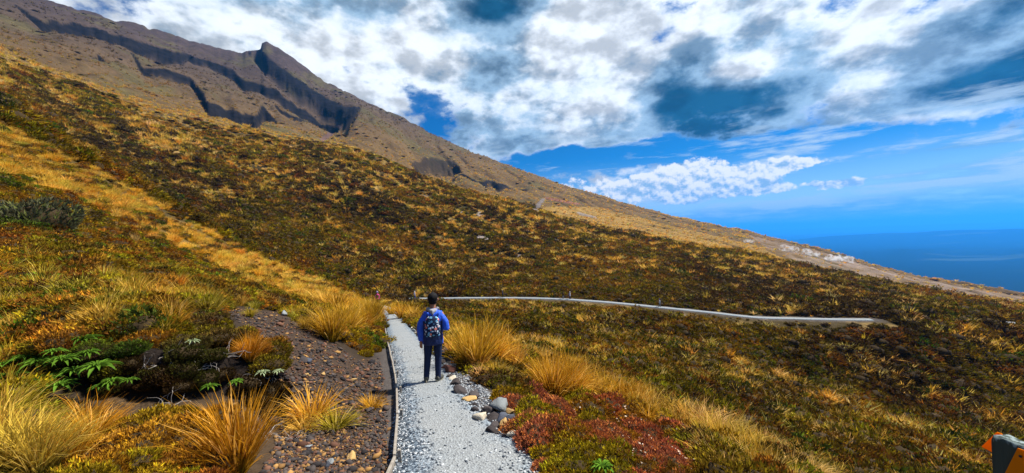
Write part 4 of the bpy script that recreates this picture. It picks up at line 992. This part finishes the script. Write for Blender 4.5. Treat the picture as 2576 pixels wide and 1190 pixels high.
while a < i1:
    b = a
    while b < i1 and np.linalg.norm(near_l[b] - near_l[a]) < 1.25: b += 1
    A, B = near_l[a], near_l[b]; d = B - A; L = np.linalg.norm(d); yaw = math.atan2(d[1], d[0]); pit = -math.asin(d[2] / L)
    child('plank', plank_me, edging, ((A + B) / 2 + np.array([-.01, 0, -.032 + random.uniform(-.008, .012)])), (random.uniform(-.05, .05), pit + random.uniform(-.008, .008), yaw + random.uniform(-.012, .012)), (L * .985, 1, 1))
    if len(edging.children) % 2: child('peg', peg_me, edging, A + np.array([.045, 0, -.07]), (random.uniform(-.05, .05), random.uniform(-.05, .05), yaw))
    a = b

M_post, o = new_mat('post_timber'); p = coords(); gr_ = noise(mulcc(p, (18, 18, 2.2)), 1.0, 7, .68, .4); li = noise(mulcc(p, (40, 40, 14)), 1.0, 5, .65)
mp = X.nt.nodes.new('ShaderNodeSeparateXYZ'); X.nt.links.new(p.s, mp.inputs[0])
cpost = mixc(gr_, (.014, .024, .022), (.070, .088, .076)); cpost = mixc(smooth(li + (X(mp.outputs[2]) - .985) * 9.0, .57, .68), cpost, (.20, .25, .25))
principled(o, cpost, .9, .15, gr_, .8, .006)
M_orange, o = new_mat('marker_plastic'); leafy(o, mixc(noise(coords(), 6, 4, .6), (.90, .25, .006), (.95, .33, .012)), .42)
M_nail, o = new_mat('nail_steel'); principled(o, (.05, .045, .04), .5, .5, metal=.8)
PW, PD = .105, .060
r1, r2 = ray(2494, 1093), ray(2580, 1130); e2 = r2 * r1[2] / r2[2]; kk = PW / np.linalg.norm(e2 - r1); A_, B_ = r1 * kk, e2 * kk      # the two near top corners
ax = (B_ - A_) / PW; inn = np.array([-ax[1], ax[0], 0]); pc = (A_ + B_) / 2 + inn * PD / 2; pz = float(height(pc[0], pc[1])); top = pc[2]
post = link(bpy.data.objects.new('marker_post', None)); post.location = (pc[0], pc[1], pz); post.rotation_euler = (0, 0, math.atan2(ax[1], ax[0])); tag(post, 'weathered grey-green timber trail post with orange triangle markers nailed on', 'trail marker')
hgt_ = top - pz
def post_mesh():
    V_, Fq = [], []
    ring = [(-1, -1), (-.33, -1), (.33, -1), (1, -1), (1, -.33), (1, .33), (1, 1), (.33, 1), (-.33, 1), (-1, 1), (-1, .33), (-1, -.33)]
    zs = [-.35, 0, .3, .55, .75, .9, .985, 1.0]; g = np.random.default_rng(3)
    for k, zf in enumerate(zs):
        ins = 1.0 if k < len(zs) - 1 else .95
        for x_, y_ in ring:
            V_.append((x_ * PW / 2 * ins + g.normal(0, .0008), y_ * PD / 2 * ins + g.normal(0, .0008), zf * hgt_ + (0 if k < len(zs) - 2 else g.normal(0, .0012))))
    m = len(ring)
    for k in range(len(zs) - 1):
        for j in range(m): Fq.append((k * m + j, k * m + (j + 1) % m, (k + 1) * m + (j + 1) % m, (k + 1) * m + j))
    V_.append((0, 0, hgt_ - .001)); c0 = len(V_) - 1; b = (len(zs) - 1) * m
    for v_ in range(len(V_)): V_[v_] = (V_[v_][0], V_[v_][1], V_[v_][2] / hgt_)
    me = np_mesh('post_body', V_, Fq, [(b + j, b + (j + 1) % m, c0) for j in range(m)], smooth_shade=False); me.materials.append(M_post); return me
pb = link(bpy.data.objects.new('post_body', post_mesh()), post); pb.scale = (1, 1, hgt_)
def triangle_marker(name, pts, th_=.004):
    n = len(pts); V_ = [(x_, 0, z_) for x_, z_ in pts] + [(x_, th_, z_) for x_, z_ in pts]
    me = bpy.data.meshes.new(name); me.from_pydata(V_, [], [tuple(range(n)), tuple(range(2 * n - 1, n - 1, -1))] + [(i, i + n, (i + 1) % n + n, (i + 1) % n) for i in range(n)]); me.materials.append(M_orange); return me
nail_me = box_mesh('nail', .008, .006, .008, M_nail, .002)
# one triangle on the near face towards its right edge, one on the far face
for y_, pts, nails in ((-PD / 2 - .006, [(-.012, -.13), (.12, -.12), (.050, -.004), (.034, -.006)], [(.044, -.030), (.048, -.095)]), (PD / 2 + .003, [(-.150, -.098), (.03, -.11), (-.080, -.010), (-.094, -.012)], [(-.04, -.04)])):
    mk = link(bpy.data.objects.new('marker', triangle_marker('marker', pts)), post); mk.location = (0, y_, hgt_)
    for nx_, nz_ in nails:
        nl = link(bpy.data.objects.new('nail', nail_me), mk); nl.location = (nx_, -.003, nz_)

def twigs(name, u, v, w, n, seed, label, group=None):
    g = np.random.default_rng(seed); p = ground(u, v); s = w * SC(p); V_, Fq = [], []
    for i in range(n):
        pt_ = np.array([g.uniform(-.25, .25), g.uniform(-.2, .2), 0]); d = g.normal(0, 1, 3); d[2] = abs(d[2]) * .7 + .2; d /= np.linalg.norm(d); rad = g.uniform(.008, .018); k = 7; b = len(V_)
        for j in range(k):
            e1 = np.cross(d, (0, 0, 1.01)); e1 /= np.linalg.norm(e1); e2 = np.cross(d, e1); rj = rad * (1 - .8 * j / k)
            for c_ in range(4): an = c_ * math.pi / 2; V_.append(pt_ + (e1 * math.cos(an) + e2 * math.sin(an)) * rj)
            pt_ = pt_ + d * .13; d = d + g.normal(0, .42, 3); d[2] -= .10; d /= np.linalg.norm(d)
        for j in range(k - 1):
            for c_ in range(4): Fq.append((b + 4 * j + c_, b + 4 * j + (c_ + 1) % 4, b + 4 * j + 4 + (c_ + 1) % 4, b + 4 * j + 4 + c_))
    me = np_mesh(name, V_, Fq); me.materials.append(M_twig); o_ = link(bpy.data.objects.new(name, me)); o_.location = p; o_.scale = (s, s, s); tag(o_, label, 'dead twigs', group)
twigs('dead_twigs', 677, 968, 70, 14, 1, 'bleached tangle of dead twigs at the end of the peat bank')
twigs('dead_twigs', 661, 1098, 80, 16, 2, 'bleached dead twigs on the scoria right of the large arching tussock')
twigs('dead_twigs', 420, 1020, 80, 12, 3, 'pale exposed roots trailing into the bare hollow')
twigs('dead_twigs', 735, 1105, 50, 8, 4, 'small grey twig tangle below the tussock mats')
for i, (u, v) in enumerate([(360,925),(430,900),(500,930),(560,900),(620,960)]):
    twigs('bare_roots', u, v, 70, 9, 10 + i, 'thin bare roots dangling from the peat face', 'roots on the peat face')

# ------------------------------------------------------------------ 5. people
def cloth_mat(name, col, col2=None, sc=22):
    m, o = new_mat(name); n_ = noise(coords(), sc, 4, .6); w_ = noise(coords(), 5, 3, .6)
    principled(o, mixc(n_, [c_ * .75 for c_ in col], col2 or [min(1, c_ * 1.2) for c_ in col]), .85, .2, w_, .5, .03); return m
M_skin, o = new_mat('skin'); principled(o, mixc(noise(coords(), 9, 3, .5), (.30, .135, .075), (.37, .17, .10)), .6, .3)
M_hair, o = new_mat('black_hair'); hn = noise(mulcc(coords(), (60, 60, 12)), 1, 4, .6); principled(o, mixc(hn, (.003, .003, .004), (.012, .011, .011)), .75, .15, hn, .8, .01)
M_navy = cloth_mat('navy_cloth', (.010, .022, .075)); M_jean = cloth_mat('dark_denim', (.008, .014, .045), (.016, .028, .07), 40)
M_fleece = cloth_mat('grey_fleece', (.25, .25, .28), (.40, .40, .42), 45); M_white = cloth_mat('white_cloth', (.62, .64, .68)); M_pink = cloth_mat('pink_cloth', (.70, .04, .30)); M_lilac = cloth_mat('lilac_cloth', (.45, .36, .72))
M_blackc = cloth_mat('black_cloth', (.012, .012, .015)); M_royal = cloth_mat('royal_cloth', (.02, .06, .38)); M_greyc = cloth_mat('grey_cloth', (.20, .20, .22)); M_tan = cloth_mat('tan_cloth', (.32, .24, .15))
M_shoe = cloth_mat('shoe_mesh', (.035, .035, .032), (.11, .11, .09), 60); M_sole, o = new_mat('shoe_sole'); principled(o, (.30, .27, .19), .8, .2)
M_jacket, o = new_mat('two_tone_jacket'); jp = coords(); js = X.nt.nodes.new('ShaderNodeSeparateXYZ'); X.nt.links.new(jp.s, js.inputs[0])
sleeve = smooth(X.math('ABSOLUTE', X(js.outputs[0])), .172, .184); yoke = smooth(X(js.outputs[2]) - X.math('ABSOLUTE', X(js.outputs[0])) * .25, 1.02, 1.035)
jn = noise(jp, 7, 4, .6)
principled(o, mixc(X.math('MAXIMUM', sleeve, yoke), (.008, .020, .085), mixc(jn, (.012, .075, .50), (.03, .13, .72))), .6, .3, jn, .7, .05)
M_floral, o = new_mat('floral_print'); fp = coords(); fc = voro(fp, 24, 0, .5, 'F1', 'Color'); fd = voro(fp, 24, 0, .5, 'F1'); fs = X.nt.nodes.new('ShaderNodeSeparateXYZ'); X.nt.links.new(fc.s, fs.inputs[0])
fa = X(fs.outputs[0]); fb = X(fs.outputs[1]); pet = mixc(smooth(fa, .30, .34), (.55, .62, .70), mixc(smooth(fa, .46, .50), (.70, .20, .15), mixc(smooth(fa, .80, .84), (.12, .34, .52), (.015, .03, .07))))
principled(o, mixc(smooth(fd + (noise(fp, 30, 3, .6) - .5) * .5, .48, .54), pet, (.012, .022, .060)), .8, .2)

def tube(parts, pts, radii, n=14, sq=(1, 1)):
    """closed limb through pts; radii may be (rx, ry) pairs"""
    pts = [np.array(p_, float) for p_ in pts]; k = len(pts); V_, Fq, F3 = [], [], []
    base = sum(len(p_[0]) for p_ in parts); ref = np.array([0, 1, 0.0])
    for i in range(k):
        d = pts[min(i + 1, k - 1)] - pts[max(i - 1, 0)]; d /= np.linalg.norm(d)
        rf = ref if abs(d @ ref) < .9 else np.array([1, 0, 0.0])
        e1 = np.cross(rf, d); e1 /= np.linalg.norm(e1); e2 = np.cross(d, e1)
        rx, ry = radii[i] if hasattr(radii[i], '__len__') else (radii[i], radii[i])
        for j in range(n):
            a_ = 2 * math.pi * j / n; V_.append(pts[i] + e1 * math.cos(a_) * rx + e2 * math.sin(a_) * ry)
    for i in range(k - 1):
        for j in range(n): Fq.append((base + i * n + j, base + i * n + (j + 1) % n, base + (i + 1) * n + (j + 1) % n, base + (i + 1) * n + j))
    V_.append(pts[0]); V_.append(pts[-1]); c0 = base + len(V_) - 2
    for j in range(n): F3.append((c0, base + (j + 1) % n, base + j)); F3.append((c0 + 1, base + (k - 1) * n + j, base + (k - 1) * n + (j + 1) % n))
    parts.append((V_, Fq, F3))
def ball(parts, c_, rad, n=12, m=9):
    pts = []; rd = []
    for i in range(m + 1):
        a_ = math.pi * (i + .15) / (m + .3); pts.append((c_[0], c_[1], c_[2] - math.cos(a_) * rad[2])); rd.append((max(.002, math.sin(a_) * rad[0]), max(.002, math.sin(a_) * rad[1])))
    tube(parts, pts, rd, n)
def fuse(name, parts, mat, voxel, smooth_n=4, parent=None):
    V_ = sum((list(p_[0]) for p_ in parts), []); q = sum((p_[1] for p_ in parts), []); t3 = sum((p_[2] for p_ in parts), [])
    me = np_mesh(name, V_, q, t3); me.materials.append(mat); o_ = link(bpy.data.objects.new(name, me), parent)
    md = o_.modifiers.new('skin_over', 'REMESH'); md.mode = 'VOXEL'; md.voxel_size = voxel; md.use_smooth_shade = True
    if smooth_n: ms = o_.modifiers.new('relax', 'SMOOTH'); ms.iterations = smooth_n; ms.factor = .5
    return o_
def hand(parts, wrist, d, side, curl=.5):
    """palm and five fingers reaching along d"""
    d = np.array(d, float); d /= np.linalg.norm(d); s = np.cross(d, (0, 1, 0)); s = s / (np.linalg.norm(s) + 1e-9); nrm = np.cross(s, d); w = np.array(wrist, float)
    tube(parts, [w - d * .02, w + d * .03, w + d * .075], [(.022, .018), (.030, .016), (.032, .014)], 10)
    for k in range(4):
        b = w + d * .07 + s * (.022 - .0147 * k); L = [.060, .068, .062, .048][k]; dd = d * math.cos(curl * .5) + nrm * math.sin(curl * .5) * side; d2 = d * math.cos(curl) + nrm * math.sin(curl) * side
        tube(parts, [b - d * .01, b + dd * L * .55, b + dd * L * .55 + d2 * L * .5], [.0078, .0072, .0060], 6)
    b = w + d * .02 + s * .026; tube(parts, [b - s * .01, b + s * .022 + d * .022, b + s * .026 + d * .052 + nrm * .012 * side], [.0095, .0085, .0065], 6)

def person(label, group, pos, yaw, hgt, top, legs, hat=None, voxel=.014, stride=0.0, boy=False, hair=True, lean=0.0):
    B = []
    L_arm = [(-.15, 0, 1.19), (-.225, -.005, 1.0), (-.238, .0, .90), (-.222, .035 + stride * .5, .70)]
    R_arm = [(.15, 0, 1.19), (.232, -.015, 1.02), (.252, -.025, .93), (.19, .12, .90), (.11, .205, .93)] if boy else [(.15, 0, 1.19), (.225, -.005, 1.0), (.238, .0, .90), (.222, .035 - stride * .5, .70)]
    lf, rf = ((-.125, -.02), (.088, .0)) if boy else ((-.085, stride), (.085, -stride))
    L_leg = [(-.085, 0, .76), (-.100, .012 + lf[1] * .5, .43), (lf[0], lf[1], .085)]; R_leg = [(.085, 0, .76), (.092, .018 + rf[1] * .5, .43), (rf[0], rf[1], .085)]
    tube(B, [(0, 0, .70), (0, 0, .85), (0, 0, 1.0), (0, 0, 1.12), (0, 0, 1.2), (0, 0, 1.26), (0, .005, 1.34)], [(.13, .09), (.13, .09), (.14, .09), (.15, .09), (.13, .075), (.055, .055), (.054, .058)], 16)
    ball(B, (0, .012, 1.43), (.082, .097, .118), 16, 12)
    tube(B, [(0, .09, 1.385), (0, .105, 1.335)], [(.04, .02), (.03, .018)], 8)                      # chin
    tube(B, [(0, .098, 1.455), (0, .118, 1.415), (0, .104, 1.405)], [.009, .015, .012], 8)          # nose
    tube(B, [(-.022, .098, 1.372), (0, .106, 1.372), (.022, .098, 1.372)], [.005, .009, .005], 6)   # lips
    for s in (-1, 1): tube(B, [(s * .080, .0, 1.40), (s * .094, -.006, 1.43), (s * .088, .0, 1.455)], [.010, .018, .012], 8)
    tube(B, L_arm, [.045, .038, .036, .026]); tube(B, R_arm, [.045, .038, .036] + [.032, .026] if boy else [.045, .038, .036, .026])
    tube(B, L_leg, [.075, .05, .036]); tube(B, R_leg, [.075, .05, .036])
    for p_, a_ in ((lf, 0), (rf, .5 if boy else 0)): tube(B, [(p_[0], p_[1], .085), (p_[0] + .04 * math.sin(a_), p_[1] + .04, .05), (p_[0] + .12 * math.sin(a_), p_[1] + .12, .03)], [.035, .034, .022])
    hand(B, L_arm[-1], (.02, .06, -1), 1, .45); hand(B, R_arm[-1], (-.9, .5, .25) if boy else (-.02, .06, -1), -1, .9 if boy else .45)
    body = fuse('person', B, M_skin, min(voxel, .0065) if boy else voxel, 2)
    J = []
    tube(J, [(0, 0, .645), (0, 0, .66), (0, 0, .76), (0, 0, .90), (0, 0, 1.02), (0, -.002, 1.12), (0, -.004, 1.185), (0, -.004, 1.235), (0, 0, 1.275)],
         [(.172, .118), (.190, .130), (.190, .132), (.180, .126), (.186, .124), (.192, .118), (.180, .105), (.125, .085), (.072, .068)], 20)
    tube(J, [(-.10, 0, 1.195)] + L_arm[1:-1] + [(np.array(L_arm[-2]) * .06 + np.array(L_arm[-1]) * .94)], [.072, .064, .058, .046])
    tube(J, [(.10, 0, 1.195)] + R_arm[1:-1] + [(np.array(R_arm[-2]) * .1 + np.array(R_arm[-1]) * .9)], [.072, .064, .060] + ([.055, .046] if boy else [.046]))
    if boy: tube(J, [(-.10, -.085, 1.21), (0, -.125, 1.135), (.10, -.085, 1.21)], [(.03, .05), (.075, .035), (.03, .05)])   # folded blue hood
    fuse('jacket', J, top, voxel, 4, body)
    Tr = []
    tube(Tr, [(0, 0, .86), (0, 0, .78), (0, 0, .70), (0, 0, .66)], [(.135, .10), (.150, .112), (.155, .115), (.12, .10)], 18)
    for lg in (L_leg, R_leg): tube(Tr, [lg[0], tuple(np.array(lg[0]) * .45 + np.array(lg[1]) * .55), lg[1], tuple(np.array(lg[1]) * .5 + np.array(lg[2]) * .5), lg[2], (lg[2][0], lg[2][1] + .006, .052)], [.088, .080, .066, .060, .052, .054])
    fuse('trousers', Tr, legs, voxel, 3, body)
    for p_, a_ in ((lf, -.05), (rf, .55 if boy else .05)):
        sn, cs = math.sin(a_), math.cos(a_); at = lambda f_, z_: (p_[0] + sn * f_, p_[1] + cs * f_, z_)
        S = []; tube(S, [at(-.055, .055), at(-.01, .062), at(.05, .056), at(.11, .045), at(.165, .034)], [(.034, .045), (.042, .050), (.043, .042), (.044, .034), (.030, .022)]); tube(S, [at(-.015, .06), at(-.018, .105)], [.044, .042])
        sh = fuse('shoe', S, M_shoe, min(voxel, .008), 2, body)
        S = []; tube(S, [at(-.072, .012), at(-.03, .012), at(.05, .012), at(.12, .013), at(.185, .018)], [(.030, .012), (.042, .014), (.043, .013), (.047, .013), (.028, .012)]); fuse('sole', S, M_sole, .006, 1, sh)
    if hair:
        Hh = []; ball(Hh, (0, -.012, 1.462), (.096, .108, .092), 16, 10); tube(Hh, [(0, -.050, 1.45), (0, -.058, 1.385), (0, -.050, 1.355)], [(.086, .052), (.078, .040), (.056, .026)], 12)
        if boy:
            for k in range(40):
                a_ = k * 2.4; f_ = (k + .5) / 40 * 1.25; d_ = np.array([math.sin(f_) * math.cos(a_) * .9, math.sin(f_) * math.sin(a_), math.cos(f_) * .88]); c0_ = np.array([0, -.012, 1.462])
                tube(Hh, [c0_ + d_ * .085, c0_ + d_ * .108 + np.array([.006, 0, 0])], [.016, .007], 6)
        fuse('hair', Hh, M_hair, min(voxel, .009), 1, body)
    for s in (-1, 1):
        E = []; ball(E, (s * .030, .091, 1.436), (.011, .008, .007), 8, 6); fuse('eye', E, M_blackc, .004, 0, body)
    if boy:
        Hd = []; tube(Hd, [(.0, .075, 1.235), (-.075, .045, 1.262), (-.092, -.02, 1.268), (-.05, -.075, 1.252), (0, -.092, 1.235), (.05, -.075, 1.252), (.092, -.02, 1.268), (.075, .045, 1.262), (.0, .075, 1.235)], [.026, .030, .034, .040, .046, .040, .034, .030, .026]); tube(Hd, [(-.05, -.085, 1.255), (0, -.125, 1.215), (.05, -.085, 1.255)], [(.03, .03), (.055, .045), (.03, .03)])
        fuse('hood', Hd, M_fleece, .009, 3, body)
    if hat is not None:
        Hh = []; ball(Hh, (0, 0, 1.475), (.094, .112, .088), 14, 9); tube(Hh, [(0, 0, 1.448), (0, 0, 1.462)], [(.135, .15), (.128, .145)], 16); fuse('hat', Hh, hat, .012, 1, body)
    sc = hgt / 1.55; body.scale = (sc * .94, sc, sc); body.location = pos; body.rotation_euler = (0, lean, yaw); tag(body, label, 'person', group)
    return body
def backpack(host, mat, label, w=.255, h=.345, d=.11):
    root = link(bpy.data.objects.new('backpack', None)); root.location = host.location; root.rotation_euler = host.rotation_euler; root.scale = (host.scale[1], host.scale[1], host.scale[1]); tag(root, label, 'backpack')
    P_ = []; yb = -.128 - d / 2; zc = .995
    for k, (dz, f_) in enumerate([(-.5, .86), (-.40, 1.0), (.1, 1.0), (.36, .93), (.5, .68)]): pass
    tube(P_, [(0, yb, zc - h * .5), (0, yb, zc - h * .46), (0, yb - .008, zc - h * .2), (0, yb - .004, zc + h * .15), (0, yb + .004, zc + h * .38), (0, yb + .012, zc + h * .5)],
         [(w * .40, d * .40), (w * .50, d * .52), (w * .52, d * .60), (w * .50, d * .54), (w * .43, d * .46), (w * .26, d * .30)], 20)
    fuse('pack_body', P_, mat, .010, 2, root)
    Q = []; tube(Q, [(0, yb - d * .52, zc - h * .42), (0, yb - d * .60, zc - h * .25), (0, yb - d * .55, zc - h * .02)], [(w * .34, d * .14), (w * .38, d * .20), (w * .33, d * .12)], 16); fuse('pack_pocket', Q, mat, .008, 2, root)
    for s in (-1, 1):
        S = []; tube(S, [(s * .075, -.125, 1.12), (s * .085, -.100, 1.215), (s * .095, -.01, 1.258), (s * .11, .085, 1.20), (s * .13, .125, 1.05), (s * .165, .06, .90), (s * .13, -.11, .86)], [(.024, .008)] * 7, 8); fuse('strap', S, M_blackc, .009, 1, root)
    Hn = []; tube(Hn, [(-.03, yb + .02, zc + h * .47), (0, yb + .02, zc + h * .60), (.03, yb + .02, zc + h * .47)], [.007, .007, .007], 6); fuse('grab_handle', Hn, M_blackc, .006, 1, root)
    return root
zpath = lambda x_, y_: float(np.interp(y_, near_l[:, 1], near_l[:, 2])) + .022
bx, by = -1.445, 6.84
boy = person('boy in a blue jacket with grey hood standing on the gravel path', None, (bx, by, zpath(bx, by) + .002), math.radians(9), 1.52, M_jacket, M_jean, voxel=.010, boy=True, lean=math.radians(1.6))
backpack(boy, M_floral, 'dark floral-print backpack on the back of the boy in blue')
wx = ray(950, 768) * 47.0; wl_ = person('walker in pink jacket and pale hat rounding the bend of the path', None, (wx[0], wx[1], zpath(wx[0], wx[1])), math.radians(20), 1.62, M_pink, M_blackc, hat=M_lilac, voxel=.016, stride=.10)
backpack(wl_, M_blackc, 'black backpack worn by the walker in pink', .27, .38)
def far_spot(u):
    k = int(np.argmin(np.abs(project(far_c)[0] - u))); return far_c[k] + np.array([0, 0, .03])
for u, yaw, top, legs, hat, pk, lab in [(1042, 60, M_white, M_royal, M_white, (M_royal, 'blue backpack on the white-clad walker nearest the spur'), 'walker in white with blue trousers where the far path leaves the spur'),
                                     (1266, 80, M_navy, M_blackc, M_tan, None, 'walker in dark navy on the far path below the bare patch'), (1416, 75, M_blackc, M_greyc, None, None, 'walker in black just behind the one in white and blue'),
                                     (1432, 85, M_white, M_navy, M_white, (M_royal, 'blue backpack on the walker in white ahead of the one in black'), 'walker in white top and navy trousers on the far path, ahead of one in black'),
                                     (1660, -80, M_white, M_greyc, M_royal, (M_blackc, 'black backpack on the lone walker in pale clothes'), 'lone walker in pale clothes and blue cap on the descending far path')]:
    p_ = far_spot(u); o_ = person(lab, 'walkers on the far path', p_, -math.radians(yaw), 1.75, top, legs, hat=hat, voxel=.022, stride=.16)
    if pk: backpack(o_, pk[0], pk[1], .28, .42)

# ------------------------------------------------------------------ 6. steam from the vents and the air itself
M_steam, o = new_mat('steam'); pv = X.nt.nodes.new('ShaderNodeVolumePrincipled'); pp = position(); gg = coords('Generated')
n_ = noise(pp, .20, 6, .66); pv.inputs['Color'].default_value = (.95, .96, .98, 1); X.nt.links.new((smooth(n_, .46, .70) * .55).s, pv.inputs['Density']); X.nt.links.new(pv.outputs[0], o.inputs['Volume'])
M_steam.cycles.volume_step_rate = 3.0 if hasattr(M_steam.cycles, 'volume_step_rate') else 1.0
for u, v, w, h, lab in [(2112, 650, 62, 15, 'thickest white steam plume rising from the ash flank at the skyline'), (2040, 636, 40, 14, 'thin steam wisp on the ash flank beside the thickest plume'), (1985, 624, 44, 14, 'faint steam wisp in the middle of the ash flank'), (1885, 603, 26, 10, 'small steam wisp at the upper end of the ash flank')]:
    p_ = ground(u, v + 8, 230); sc = p_.y / F; S = []
    for k in range(6):
        f_ = k / 5; ball(S, ((f_ - .5) * w * .8 * sc, 0, (h * .55 - f_ * h * .35 + random.uniform(-.1, .1) * h) * sc), (w * .20 * sc, w * .14 * sc, h * random.uniform(.55, .95) * sc), 12, 8)
    st = fuse('steam_plume', S, M_steam, .9, 4); st.location = p_; tag(st, lab, 'steam', None, 'stuff')
zmin, zmax = -760.0, float(Z.max()) + 6
hb = bmesh.new(); bmesh.ops.create_cube(hb, size=1); me = bpy.data.meshes.new('haze'); hb.to_mesh(me); hb.free()
M_haze, o = new_mat('haze'); pv = X.nt.nodes.new('ShaderNodeVolumePrincipled'); pv.inputs['Color'].default_value = (.04, .37, 1.0, 1); pv.inputs['Density'].default_value = 6.5e-5; pv.inputs['Anisotropy'].default_value = .35; X.nt.links.new(pv.outputs[0], o.inputs['Volume'])
me.materials.append(M_haze); hz_ = link(bpy.data.objects.new('haze', me)); hz_.location = (0, 0, (zmin + zmax) / 2); hz_.scale = (200000, 200000, zmax - zmin); tag(hz_, 'blue distance haze filling the air over the plain', 'haze', None, 'stuff')
